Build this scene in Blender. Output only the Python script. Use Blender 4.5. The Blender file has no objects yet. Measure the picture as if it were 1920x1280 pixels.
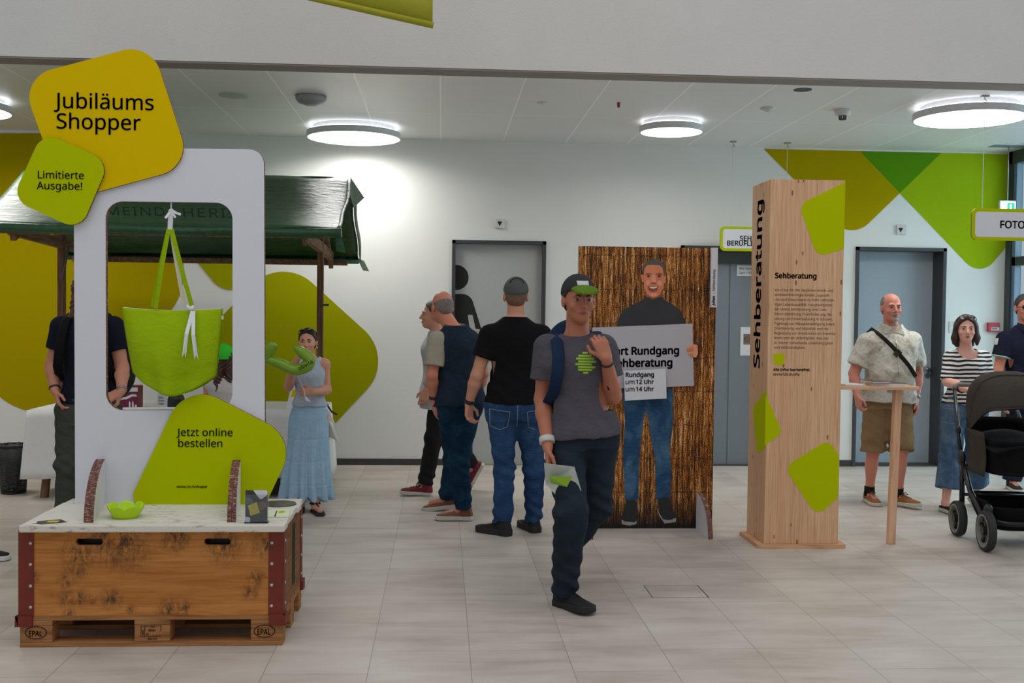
import bpy, bmesh, math, random, os
import numpy as np
from mathutils import Vector, Matrix, Euler
random.seed(4); RNG = np.random.default_rng(5)
S = bpy.context.scene
COL = S.collection
V = lambda *a: np.array(a, float)

# ------------------------------------------------------------------ camera
FPX = 2000.0                                   # focal length in pixels of the 1920 frame
YAW, PITCH, ROLL, EYE = 0.0657124, 0.0266925, 0.0122, 1.55
Fw = V(math.sin(YAW)*math.cos(PITCH), math.cos(YAW)*math.cos(PITCH), -math.sin(PITCH))
R0 = V(math.cos(YAW), -math.sin(YAW), 0); U0 = np.cross(R0, Fw)
Rt = R0*math.cos(ROLL) + U0*math.sin(ROLL); Dn = -U0*math.cos(ROLL) + R0*math.sin(ROLL)
cam_d = bpy.data.cameras.new('camera'); cam = bpy.data.objects.new('camera', cam_d); COL.objects.link(cam)
cam_d.sensor_fit = 'HORIZONTAL'; cam_d.sensor_width = 36.0; cam_d.lens = 36.0*FPX/1920; cam_d.clip_start = .05; cam_d.clip_end = 200
cam.matrix_world = Matrix(((Rt[0], -Dn[0], -Fw[0], 0), (Rt[1], -Dn[1], -Fw[1], 0), (Rt[2], -Dn[2], -Fw[2], EYE), (0, 0, 0, 1)))
S.camera = cam
def at(u, v, Y):                               # a point read off the photograph, at depth Y in the room
    d = Fw + (u-960)/FPX*Rt + (v-640)/FPX*Dn
    return V(0, 0, EYE) + d*(Y/d[1])
def flr(u, v, z=0.0):                          # the same, on a horizontal plane
    d = Fw + (u-960)/FPX*Rt + (v-640)/FPX*Dn
    return V(0, 0, EYE) + d*((z-EYE)/d[2])

# ------------------------------------------------------------------ world and big lights
S.view_settings.view_transform = 'Standard'; S.view_settings.look = 'None'
S.view_settings.gamma = 1.0; S.view_settings.exposure = 0.22; S.view_settings.use_curve_mapping = False
S.cycles.use_denoising = True; S.cycles.max_bounces = 8; S.cycles.diffuse_bounces = 4
S.cycles.sample_clamp_indirect = 8
W = bpy.data.worlds.new('overcast_daylight'); S.world = W; W.use_nodes = True
W.node_tree.nodes['Background'].inputs[0].default_value = (0.86, 0.93, 1.0, 1)
W.node_tree.nodes['Background'].inputs[1].default_value = 0.42
def area(name, loc, rot, sx, sy, power, color):
    l = bpy.data.lights.new(name, 'AREA'); l.shape = 'RECTANGLE'; l.size = sx; l.size_y = sy; l.energy = power; l.color = color
    o = bpy.data.objects.new(name, l); COL.objects.link(o); o.location = loc; o.rotation_euler = rot; return o
area('window_daylight', (7.4, 9.2, 2.0), (0, math.radians(90), 0), 3.2, 3.4, 112, (.66, .88, 1.0))
area('skylight', (0.5, 2.6, 7.2), (0, 0, 0), 9, 5, 150, (1.0, .97, .94))

# ------------------------------------------------------------------ materials
def lin(c):
    c = c/255.0
    return c/12.92 if c <= .04045 else ((c+.055)/1.055)**2.4
def rgb(r, g, b): return (lin(r), lin(g), lin(b), 1)
class NT:
    def __init__(s, name):
        s.m = bpy.data.materials.new(name); s.m.use_nodes = True; s.t = s.m.node_tree; s.n = s.t.nodes
        s.b = s.n['Principled BSDF']
    def nd(s, typ, ins=None, **props):
        n = s.n.new('ShaderNode'+typ)
        for k, v in props.items(): setattr(n, k, v)
        for k, v in (ins or {}).items():
            if isinstance(v, bpy.types.NodeSocket): s.t.links.new(v, n.inputs[k])
            else: n.inputs[k].default_value = v
        return n
    def obj(s, scale=(1, 1, 1), rot=(0, 0, 0), loc=(0, 0, 0)):
        c = s.nd('TexCoord'); return s.nd('Mapping', {'Vector': c.outputs['Object'], 'Scale': scale, 'Rotation': rot, 'Location': loc}).outputs[0]
    def noise(s, vec, scale, detail=3, rough=.5, dist=0):
        return s.nd('TexNoise', {'Vector': vec, 'Scale': scale, 'Detail': detail, 'Roughness': rough, 'Distortion': dist}).outputs['Fac']
    def ramp(s, fac, stops, interp='LINEAR'):
        n = s.nd('ValToRGB', {'Fac': fac}); e = n.color_ramp; e.interpolation = interp
        while len(e.elements) < len(stops): e.elements.new(.5)
        for i, (p, c) in enumerate(stops): e.elements[i].position = p; e.elements[i].color = c if len(c) == 4 else (*c, 1)
        return n.outputs[0]
    def mix(s, fac, a, b, mode='MIX'):
        n = s.nd('Mix', data_type='RGBA', blend_type=mode)
        for k, v in ((0, fac), (6, a), (7, b)):
            if isinstance(v, bpy.types.NodeSocket): s.t.links.new(v, n.inputs[k])
            else: n.inputs[k].default_value = v
        return n.outputs[2]
    def math(s, op, a, b=0.0, c=0.0):
        n = s.nd('Math', operation=op)
        for i, v in enumerate((a, b, c)):
            if isinstance(v, bpy.types.NodeSocket): s.t.links.new(v, n.inputs[i])
            else: n.inputs[i].default_value = v
        return n.outputs[0]
    def set(s, color=None, rough=None, metal=None, **kw):
        for k, v in (('Base Color', color), ('Roughness', rough), ('Metallic', metal), *kw.items()):
            if v is None: continue
            if isinstance(v, bpy.types.NodeSocket): s.t.links.new(v, s.b.inputs[k])
            else: s.b.inputs[k].default_value = v
        return s
    def bump(s, h, strength=.3, dist=.01):
        b = s.nd('Bump', {'Height': h, 'Strength': strength, 'Distance': dist}); s.t.links.new(b.outputs[0], s.b.inputs['Normal']); return s
MATS = {}
def plain(name, c, rough=.55, metal=0, var=.06, scale=30, bump=0, bscale=200, spec=None):
    if name in MATS: return MATS[name]
    t = NT(name); n = t.noise(t.obj(), scale, 4)
    d = [max(0, x*(1-var)) for x in c[:3]]; l = [min(1, x*(1+var)) for x in c[:3]]
    t.set(t.ramp(n, [(.3, d), (.7, l)]), rough, metal)
    if spec is not None: t.b.inputs['Specular IOR Level'].default_value = spec
    if bump: t.bump(t.noise(t.obj(), bscale, 3), bump, .004)
    MATS[name] = t.m; return t.m
def cloth(name, c, var=.12, wr=.35, weave=900):
    if name in MATS: return MATS[name]
    t = NT(name); v = t.obj(); n = t.noise(v, 9, 5, .6)
    d = [x*(1-var) for x in c[:3]]; l = [min(1, x*(1+var)) for x in c[:3]]
    t.set(t.ramp(n, [(.3, d), (.7, l)]), .9); t.b.inputs['Specular IOR Level'].default_value = .15
    big = t.noise(t.obj((1, 1, 1.6)), 11, 4, .55, .8); fine = t.noise(v, weave, 2)
    t.bump(t.math('ADD', big, t.math('MULTIPLY', fine, .06)), wr, .03); MATS[name] = t.m; return t.m
def emit(name, c, s):
    t = NT(name); t.set(c, .5); t.b.inputs['Emission Color'].default_value = c; t.b.inputs['Emission Strength'].default_value = s; return t.m

WHITE = plain('white_paint', rgb(226, 226, 222), .7, var=.015, scale=2, bump=.08, bscale=300)
BEAM = plain('rough_plaster', rgb(214, 211, 207), .9, var=.02, scale=3, bump=.7, bscale=90)
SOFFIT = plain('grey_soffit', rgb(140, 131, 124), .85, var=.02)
PRINTW = plain('white_board', rgb(222, 222, 228), .5, var=.01)
LIME = plain('lime_print', rgb(184, 196, 0), .8, var=.01, spec=.06)
YEL = plain('yellow_print', rgb(222, 188, 0), .8, var=.01, spec=.06)
MUST = plain('mustard_wall_paint', rgb(170, 152, 0), .9, var=.01, spec=.06)
OLIVE = plain('lime_wall_paint', rgb(156, 156, 4), .9, var=.01, spec=.06)
LIMEW = plain('bright_lime_wall_paint', rgb(154, 180, 20), .9, var=.01, spec=.06)
GREENW = plain('green_wall_paint', rgb(88, 142, 18), .9, var=.01, spec=.06)
INK = plain('black_ink', rgb(26, 24, 22), .7, var=.02)
DARKF = plain('anthracite_metal', rgb(58, 61, 64), .5, var=.03)
STEEL = plain('brushed_steel', rgb(150, 150, 150), .35, .8)
BLACKP = plain('black_plastic', rgb(24, 24, 25), .45)
DARKG = plain('dark_rubber', rgb(40, 40, 40), .7)
BASEB = plain('dark_baseboard', rgb(62, 60, 58), .6)
LAMPM = emit('lamp_diffuser', (1, .985, .96, 1), 2.6)
HALO = emit('lamp_uplight', (.93, .95, 1, 1), 2.2)
LAMPB = plain('lamp_white_housing', rgb(205, 206, 208), .45)

def floor_mat():
    t = NT('floor_tiles'); c = t.nd('TexCoord').outputs['Object']; x = t.nd('SeparateXYZ', {0: c})
    vec = t.nd('CombineXYZ', {0: x.outputs[1], 1: t.math('ADD', x.outputs[0], -.13+.444*40)}).outputs[0]
    br = t.nd('TexBrick', {'Vector': vec, 'Color1': (.2, .2, .2, 1), 'Color2': (.8, .8, .8, 1), 'Mortar': (0, 0, 0, 1), 'Scale': 1.0,
               'Mortar Size': .0016, 'Mortar Smooth': 0.0, 'Brick Width': .8, 'Row Height': .444}, offset=.37, offset_frequency=3)
    st = t.noise(t.obj((.9, 4.2, 1)), 1.7, 5, .6, .6); st2 = t.noise(t.obj((2.2, 14, 1)), 2.2, 4, .6); bl = t.noise(t.obj((1, 1.3, 1)), 1.9, 4)
    f = t.math('ADD', t.math('MULTIPLY', st, .5), t.math('ADD', t.math('MULTIPLY', st2, .1), t.math('MULTIPLY', bl, .4)))
    f = t.math('ADD', f, t.math('MULTIPLY', t.math('SUBTRACT', br.outputs['Color'], .5), .2))
    col = t.ramp(f, [(.3, rgb(168, 155, 143)), (.5, rgb(197, 186, 175)), (.7, rgb(214, 205, 196))])
    col = t.mix(br.outputs['Fac'], col, rgb(150, 139, 129)); t.set(col, .42); t.b.inputs['Specular IOR Level'].default_value = .35
    return t.m
def ceil_mat():
    t = NT('metal_ceiling_panels'); c = t.obj(loc=(.141+.629*30, .1, 0))
    br = t.nd('TexBrick', {'Vector': c, 'Color1': rgb(222, 221, 218), 'Color2': rgb(226, 225, 222), 'Mortar': rgb(252, 252, 250), 'Scale': 1.0,
               'Mortar Size': .006, 'Mortar Smooth': .1, 'Brick Width': .629, 'Row Height': 60.}, offset=0)
    b2 = t.nd('TexBrick', {'Vector': c, 'Color1': (0, 0, 0, 1), 'Color2': (0, 0, 0, 1), 'Mortar': (1, 1, 1, 1), 'Scale': 1.0,
               'Mortar Size': .0016, 'Mortar Smooth': .1, 'Brick Width': 60., 'Row Height': .61}, offset=0)
    t.set(t.mix(t.math('MULTIPLY', b2.outputs['Fac'], .5), br.outputs['Color'], rgb(180, 180, 178)), .4); t.b.inputs['Specular IOR Level'].default_value = .4
    return t.m
def larch_mat():
    t = NT('larch_board'); c = t.obj(); s = t.nd('SeparateXYZ', {0: c}); h = t.math('ADD', s.outputs[0], s.outputs[1])
    pl = t.math('FLOOR', t.math('MULTIPLY', h, 21)); wn = t.nd('TexWhiteNoise', {'W': pl}, noise_dimensions='1D').outputs[0]
    v2 = t.nd('CombineXYZ', {0: t.math('MULTIPLY', h, 60), 1: t.math('MULTIPLY', wn, 40), 2: t.math('MULTIPLY', s.outputs[2], 1.6)}).outputs[0]
    g = t.noise(v2, 1.6, 5, .6, 1.2)
    base = t.ramp(g, [(.25, rgb(186, 138, 102)), (.5, rgb(222, 178, 138)), (.75, rgb(238, 200, 164))])
    base = t.mix(t.math('MULTIPLY', wn, .38), base, rgb(206, 146, 108))
    kv = t.nd('CombineXYZ', {0: t.math('MULTIPLY', h, 26), 1: 0.0, 2: t.math('MULTIPLY', s.outputs[2], 9)}).outputs[0]
    vo = t.nd('TexVoronoi', {'Vector': kv, 'Scale': 1.0, 'Randomness': 1.0}); k = t.math('LESS_THAN', vo.outputs['Distance'], .17)
    sel = t.math('GREATER_THAN', t.nd('SeparateColor', {0: vo.outputs['Color']}).outputs[0], .8)
    t.set(t.mix(t.math('MULTIPLY', t.math('MULTIPLY', k, sel), .75), base, rgb(92, 52, 30)), .6); t.b.inputs['Specular IOR Level'].default_value = .25
    return t.m
def plank_mat(name, tones, axis, plank=None, dirt=0, spots=(), gscale=1.0, paint=None):
    """sawn timber: axis = direction of the grain"""
    t = NT(name); sc = [14*gscale]*3; sc[axis] = .9*gscale
    c = t.obj(); v = t.obj(tuple(sc)); s = t.nd('SeparateXYZ', {0: c})
    g = t.noise(v, 2.2, 6, .62, 1.5); col = t.ramp(g, [(.28, tones[0]), (.5, tones[1]), (.72, tones[2])])
    if plank:
        ax, wd = plank; q = t.math('MULTIPLY', s.outputs[ax], 1/wd); wn = t.nd('TexWhiteNoise', {'W': t.math('FLOOR', q)}, noise_dimensions='1D').outputs[0]
        col = t.mix(t.math('MULTIPLY', wn, .35), col, tones[0])
        col = t.mix(t.math('MULTIPLY', t.math('LESS_THAN', t.math('FRACT', q), .012), .6), col, tones[3] if len(tones) > 3 else tones[0])
    if dirt:
        d = t.noise(t.obj((3.2, 3.2, 4.5)), 1.9, 7, .68, .5); tot = t.math('MULTIPLY', t.math('GREATER_THAN', d, .8), .4)
        for (x, y, z, r) in spots:
            ds = t.nd('VectorMath', {0: c, 1: (x, y, z)}, operation='DISTANCE').outputs['Value']
            m = t.math('SUBTRACT', 1.0, t.math('DIVIDE', ds, r)); m = t.nd('Clamp', {0: m}).outputs[0]
            st = t.noise(t.obj((22, 22, 11)), 2.4, 6, .7, .6)
            tot = t.math('MAXIMUM', tot, t.nd('Clamp', {0: t.math('MULTIPLY', t.math('MULTIPLY', m, t.math('SUBTRACT', st, .38)), 5)}).outputs[0])
        col = t.mix(t.math('MULTIPLY', tot, dirt), col, rgb(44, 42, 40))
    if paint:
        p = t.noise(t.obj((9, 26, 26)), 1.5, 8, .75); p2 = t.noise(t.obj(), 2.2, 3)
        col = t.mix(t.nd('Clamp', {0: t.math('MULTIPLY', t.math('SUBTRACT', t.math('ADD', p, t.math('MULTIPLY', p2, .3)), .49), 9)}).outputs[0], col, paint)
    t.set(col, .75); t.b.inputs['Specular IOR Level'].default_value = .2; t.bump(g, .15, .004); return t.m
def honey_mat():
    t = NT('honeycomb_cardboard_edge'); n = t.nd('TexVoronoi', {'Vector': t.obj((60, 60, 190)), 'Scale': 1.0}, distance='CHEBYCHEV')
    t.set(t.ramp(n.outputs['Distance'], [(.2, rgb(70, 38, 30)), (.55, rgb(136, 84, 66)), (.8, rgb(190, 160, 146))]), .8); return t.m
def curtain_mat():
    t = NT('printed_gold_tinsel'); n1 = t.noise(t.obj((21, 1, .7)), 2.6, 4, .7, .1); n2 = t.noise(t.obj((90, 1, 8)), 1.5, 4, .75, .5)
    n3 = t.noise(t.obj((80, 1, 95)), 1.5, 3, .7); big = t.noise(t.obj((2.2, 1, 1.6)), 1.5, 2); s = t.nd('SeparateXYZ', {0: t.obj()})
    z = t.math('ADD', s.outputs[2], t.math('MULTIPLY', t.noise(t.obj((26, 1, 1)), 1.2, 2), .05))
    band = t.math('LESS_THAN', t.math('FRACT', t.math('MULTIPLY', z, 4.1)), .018)
    f = t.math('ADD', t.math('MULTIPLY', t.math('SUBTRACT', n1, .5), .9), t.math('MULTIPLY', t.math('SUBTRACT', n2, .5), .85)); f = t.math('ADD', t.math('ADD', f, .5), t.math('MULTIPLY', t.math('SUBTRACT', n3, .5), .8))
    f = t.math('ADD', f, t.math('MULTIPLY', t.math('SUBTRACT', big, .5), .25)); f = t.math('SUBTRACT', f, t.math('MULTIPLY', band, .14))
    col = t.ramp(f, [(.3, rgb(14, 9, 6)), (.41, rgb(60, 32, 12)), (.52, rgb(146, 84, 24)), (.65, rgb(214, 142, 54)), (.77, rgb(255, 238, 212))])
    lo = t.nd('MapRange', {0: s.outputs[2], 1: -1.0, 2: -.74, 3: 0.0, 4: 1.0}).outputs[0]
    lo = t.nd('Clamp', {0: t.math('ADD', lo, t.math('MULTIPLY', t.math('SUBTRACT', n2, .5), .9))}).outputs[0]
    t.set(t.mix(lo, rgb(16, 14, 13), col), .55); t.b.inputs['Specular IOR Level'].default_value = .3; return t.m
def tarp_mat():
    t = NT('green_tarpaulin'); n = t.noise(t.obj((5, 5, 5)), 2.4, 6, .6, 1.2)
    t.set(t.ramp(n, [(.3, rgb(26, 66, 36)), (.7, rgb(36, 84, 46))]), .27)
    t.bump(t.noise(t.obj((2.5, 9, 9)), 2.2, 6, .6, 1.5), .35, .03); return t.m
def camo_mat():
    t = NT('mottled_light_shirt'); n = t.noise(t.obj(), 8, 4, .6, .8); n2 = t.noise(t.obj((1, 1, 1)), 22, 4, .6, .6)
    f = t.math('ADD', t.math('MULTIPLY', n, .6), t.math('MULTIPLY', n2, .4))
    t.set(t.ramp(f, [(.36, rgb(146, 138, 122)), (.46, rgb(182, 176, 160)), (.56, rgb(208, 204, 194)), (.68, rgb(194, 194, 184))]), .9)
    t.bump(t.noise(t.obj((1, 1, 1.4)), 11, 4, .55, .8), .35, .03); return t.m
def stripe_mat():
    t = NT('black_white_striped_jersey'); s = t.nd('SeparateXYZ', {0: t.obj()})
    z = t.math('ADD', s.outputs[2], t.math('MULTIPLY', t.noise(t.obj(), 7, 2), .03))
    m = t.math('GREATER_THAN', t.math('FRACT', t.math('MULTIPLY', z, 30)), .52)
    t.set(t.mix(m, rgb(232, 230, 226), rgb(26, 26, 34)), .9); t.bump(t.noise(t.obj(), 12, 4), .3, .02); return t.m
def denim(name, c, light, wear=.6):
    t = NT(name); n = t.noise(t.obj((1, 1, .7)), 7, 4, .6, .6); f = t.noise(t.obj((1, 1, 1)), 700, 2)
    t.set(t.mix(t.math('MULTIPLY', t.ramp(n, [(.45, (0, 0, 0)), (.75, (1, 1, 1))]), wear), c, light), .9); t.b.inputs['Specular IOR Level'].default_value = .1
    t.bump(t.math('ADD', t.noise(t.obj((1, 1, 2.6)), 12, 4, .6, 1.2), t.math('MULTIPLY', f, .05)), .45, .03); return t.m
def skin(name, c, red=.25):
    t = NT(name); n = t.noise(t.obj(), 14, 4, .6); r = (min(1, c[0]*1.1), c[1]*.8, c[2]*.75, 1)
    t.set(t.mix(t.math('MULTIPLY', n, red*2), c, r), .5); t.b.inputs['Subsurface Weight'].default_value = .08
    t.b.inputs['Subsurface Radius'].default_value = (.012, .004, .002); t.b.inputs['Specular IOR Level'].default_value = .35; return t.m
def hairm(name, c):
    t = NT(name); n = t.noise(t.obj((60, 60, 6)), 3, 4, .6)
    t.set(t.ramp(n, [(.3, [x*.55 for x in c[:3]]), (.7, [min(1, x*1.35) for x in c[:3]])]), .55); t.bump(n, .5, .006); return t.m
FLOORM, CEILM, LARCH, HONEY, TARP = floor_mat(), ceil_mat(), larch_mat(), honey_mat(), tarp_mat()

# ------------------------------------------------------------------ mesh builder
def origin_of(o):
    p = V(0, 0, 0)
    while o is not None: p = p + V(*o.location); o = o.parent
    return p
def link(name, me, m, parent=None, loc=None):
    o = bpy.data.objects.new(name, me); COL.objects.link(o)
    for mm in (m if isinstance(m, (list, tuple)) else [m]): me.materials.append(mm)
    if parent is not None: o.parent = parent
    return o
def tag(o, label=None, cat=None, group=None, kind=None):
    for k, v in (('label', label), ('category', cat), ('group', group), ('kind', kind)):
        if v: o[k] = v
    return o
def thing(name, loc, label, cat, group=None):
    o = bpy.data.objects.new(name, None); COL.objects.link(o); o.location = [float(x) for x in loc]; o.empty_display_size = .1
    return tag(o, label, cat, group)
class MB:
    def __init__(s): s.v = []; s.f = []; s.mi = []
    def add(s, vs, fs, mi=0):
        b = len(s.v); s.v += [tuple(float(c) for c in p) for p in vs]; s.f += [tuple(b+i for i in f) for f in fs]; s.mi += [mi]*len(fs); return s
    def box(s, lo, hi, mi=0):
        x0, y0, z0 = lo; x1, y1, z1 = hi
        return s.add([(x0,y0,z0),(x1,y0,z0),(x1,y1,z0),(x0,y1,z0),(x0,y0,z1),(x1,y0,z1),(x1,y1,z1),(x0,y1,z1)],
                     [(0,3,2,1),(4,5,6,7),(0,1,5,4),(1,2,6,5),(2,3,7,6),(3,0,4,7)], mi)
    def bar(s, a, b, w, h, up=(0, 0, 1), mi=0):              # a straight bar with a rectangular section
        a, b, up = V(*a), V(*b), V(*up); d = (b-a)/np.linalg.norm(b-a); x = np.cross(d, up); x /= np.linalg.norm(x); y = np.cross(x, d)
        vs = [p + sx*x*w/2 + sy*y*h/2 for p in (a, b) for sx, sy in ((-1,-1),(1,-1),(1,1),(-1,1))]
        return s.add(vs, [(0,1,2,3),(7,6,5,4),(0,4,5,1),(1,5,6,2),(2,6,7,3),(3,7,4,0)], mi)
    def tube(s, pts, r, n=12, mi=0, flat=None, cap=True):
        pts = [V(*p) for p in pts]; rs = r if isinstance(r, (list, tuple)) else [r]*len(pts); vs = []; fs = []; px = None
        for i, p in enumerate(pts):
            d = pts[min(i+1, len(pts)-1)] - pts[max(i-1, 0)]; d = d/(np.linalg.norm(d)+1e-9)
            ref = px if px is not None else (V(0, 0, 1) if abs(d[2]) < .9 else V(1, 0, 0))
            x = ref - d*np.dot(ref, d); x /= np.linalg.norm(x)+1e-9; px = x; y = np.cross(d, x)
            for k in range(n):
                a = 2*math.pi*k/n; vs.append(p + rs[i]*(math.cos(a)*x + math.sin(a)*y*(flat or 1)))
        for i in range(len(pts)-1):
            for k in range(n):
                j = (k+1) % n; fs.append((i*n+k, i*n+j, (i+1)*n+j, (i+1)*n+k))
        if cap: fs += [tuple(range(n-1, -1, -1)), tuple(range((len(pts)-1)*n, len(pts)*n))]
        return s.add(vs, fs, mi)
    def lathe(s, prof, c, n=40, axis='z', mi=0):
        vs = []; fs = []; m = len(prof)
        for k in range(n):
            a = 2*math.pi*k/n
            for r, h in prof:
                q = (r*math.cos(a), r*math.sin(a), h)
                q = {'z': q, 'y': (q[0], q[2], q[1]), 'x': (q[2], q[0], q[1])}[axis]
                vs.append((c[0]+q[0], c[1]+q[1], c[2]+q[2]))
        for k in range(n):
            j = (k+1) % n
            for i in range(m-1): fs.append((k*m+i, j*m+i, j*m+i+1, k*m+i+1))
        return s.add(vs, fs, mi)
    def ball(s, c, r, n=16, m=10, mi=0):
        r = (r, r, r) if not hasattr(r, '__len__') else r
        vs = []; fs = []
        for i in range(m+1):
            t = math.pi*i/m
            for k in range(n): a = 2*math.pi*k/n; vs.append((c[0]+r[0]*math.sin(t)*math.cos(a), c[1]+r[1]*math.sin(t)*math.sin(a), c[2]+r[2]*math.cos(t)))
        for i in range(m):
            for k in range(n): j = (k+1) % n; fs.append((i*n+k, i*n+j, (i+1)*n+j, (i+1)*n+k))
        return s.add(vs, fs, mi)
    def grid(s, fn, nu, nv, mi=0):
        vs = [fn(i/nu, j/nv) for j in range(nv+1) for i in range(nu+1)]
        fs = [(j*(nu+1)+i, j*(nu+1)+i+1, (j+1)*(nu+1)+i+1, (j+1)*(nu+1)+i) for j in range(nv) for i in range(nu)]
        return s.add(vs, fs, mi)
    def build(s, name, m, parent=None, smooth=False, bevel=0, solid=0, sub=0, rot=None):
        o0 = origin_of(parent) if parent is not None else V(0, 0, 0); vs = np.array(s.v)
        if rot is not None:                                 # turn the finished shape about the parent's base
            c, si = math.cos(rot), math.sin(rot); q = vs - o0; vs = np.stack([q[:, 0]*c - q[:, 1]*si, q[:, 0]*si + q[:, 1]*c, q[:, 2]], 1) + o0
        if parent is None: o0 = (vs.min(0)+vs.max(0))/2
        me = bpy.data.meshes.new(name); me.from_pydata((vs-o0).tolist(), [], s.f); me.update()
        bm = bmesh.new(); bm.from_mesh(me); bmesh.ops.remove_doubles(bm, verts=bm.verts, dist=1e-5)
        lay = None
        bmesh.ops.recalc_face_normals(bm, faces=bm.faces) if not solid else None
        bm.to_mesh(me); bm.free()
        o = link(name, me, m, parent)
        if parent is None: o.location = o0
        if len(me.materials) > 1 and len(s.mi) == len(me.polygons):
            for p, i in zip(me.polygons, s.mi): p.material_index = i
        if smooth: me.shade_smooth()
        if bevel: b = o.modifiers.new('bevel', 'BEVEL'); b.width = bevel; b.segments = 2; b.limit_method = 'ANGLE'
        if solid: b = o.modifiers.new('solid', 'SOLIDIFY'); b.thickness = solid; b.offset = 0
        if sub: b = o.modifiers.new('sub', 'SUBSURF'); b.levels = sub; b.render_levels = sub
        return o
def B(name, lo, hi, m, parent=None, bevel=0, **k): return MB().box(lo, hi).build(name, m, parent, bevel=bevel, **k)
def struct(o): o['kind'] = 'structure'; return o
def fillet(pts, r, n=8):
    out = []; N = len(pts)
    for i, p in enumerate(pts):
        rr = r[i] if isinstance(r, (list, tuple)) else r
        if rr <= 0: out.append(tuple(p)); continue
        p = V(*p); a = V(*pts[i-1]) - p; b = V(*pts[(i+1) % N]) - p; la, lb = np.linalg.norm(a), np.linalg.norm(b); a /= la; b /= lb
        ang = math.acos(max(-1, min(1, np.dot(a, b)))); t = min(rr/math.tan(ang/2), la*.49, lb*.49); rr2 = t*math.tan(ang/2)
        bi = (a+b)/np.linalg.norm(a+b); c = p + bi*(rr2/math.sin(ang/2)); s0 = p+a*t-c; s1 = p+b*t-c
        a0 = math.atan2(s0[1], s0[0]); a1 = math.atan2(s1[1], s1[0]); d = (a1-a0+math.pi) % (2*math.pi) - math.pi
        out += [(c[0]+rr2*math.cos(a0+d*k/n), c[1]+rr2*math.sin(a0+d*k/n)) for k in range(n+1)]
    return out
def plate(name, outline, Y, thick, m, parent=None, holes=(), edge=None, plane='xz', z=0, bevel=0):
    """flat board cut to an outline (x, z), front face at depth Y, body behind it; plane 'xy' lays it flat on height z"""
    cu = bpy.data.curves.new('tmp', 'CURVE'); cu.dimensions = '2D'; cu.fill_mode = 'BOTH'; cu.extrude = thick/2
    for poly in (outline, *holes):
        sp = cu.splines.new('POLY'); sp.points.add(len(poly)-1); sp.use_cyclic_u = True
        for q, p in zip(sp.points, poly): q.co = (float(p[0]), float(p[1]), 0, 1)
    to = bpy.data.objects.new('tmp', cu); COL.objects.link(to); bpy.context.view_layer.update()
    me = bpy.data.meshes.new_from_object(to.evaluated_get(bpy.context.evaluated_depsgraph_get()))
    bpy.data.objects.remove(to); bpy.data.curves.remove(cu)
    me.materials.clear()
    vs = np.zeros(len(me.vertices)*3); me.vertices.foreach_get('co', vs); vs = vs.reshape(-1, 3)
    q = np.stack([vs[:, 0], Y+thick/2-vs[:, 2], vs[:, 1]], 1) if plane == 'xz' else np.stack([vs[:, 0], vs[:, 1], z+thick/2+vs[:, 2]], 1)
    o0 = origin_of(parent) if parent is not None else (q.min(0)+q.max(0))/2
    me.vertices.foreach_set('co', (q-o0).ravel()); me.update(); me.name = name
    bm = bmesh.new(); bm.from_mesh(me); bmesh.ops.remove_doubles(bm, verts=bm.verts, dist=1e-6); bmesh.ops.recalc_face_normals(bm, faces=bm.faces); bm.to_mesh(me); bm.free()
    o = link(name, me, [m, edge] if edge else m, parent)
    if parent is None: o.location = o0
    if edge:
        k = 1 if plane == 'xz' else 2
        for p in me.polygons: p.material_index = 0 if abs(p.normal[k]) > .5 else 1
    for p in me.polygons: p.use_smooth = False
    return o
def pix(pts, Y): return [(at(u, v, Y)[0], at(u, v, Y)[2]) for u, v in pts]
FONTS = {}
def font(b):
    if b not in FONTS:
        FONTS[b] = None
        try: FONTS[b] = bpy.data.fonts.load(os.path.join(bpy.utils.system_resource('DATAFILES'), 'fonts', 'NotoSansHebrew-Regular.woff2'))
        except Exception: pass
    return FONTS[b]
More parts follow.
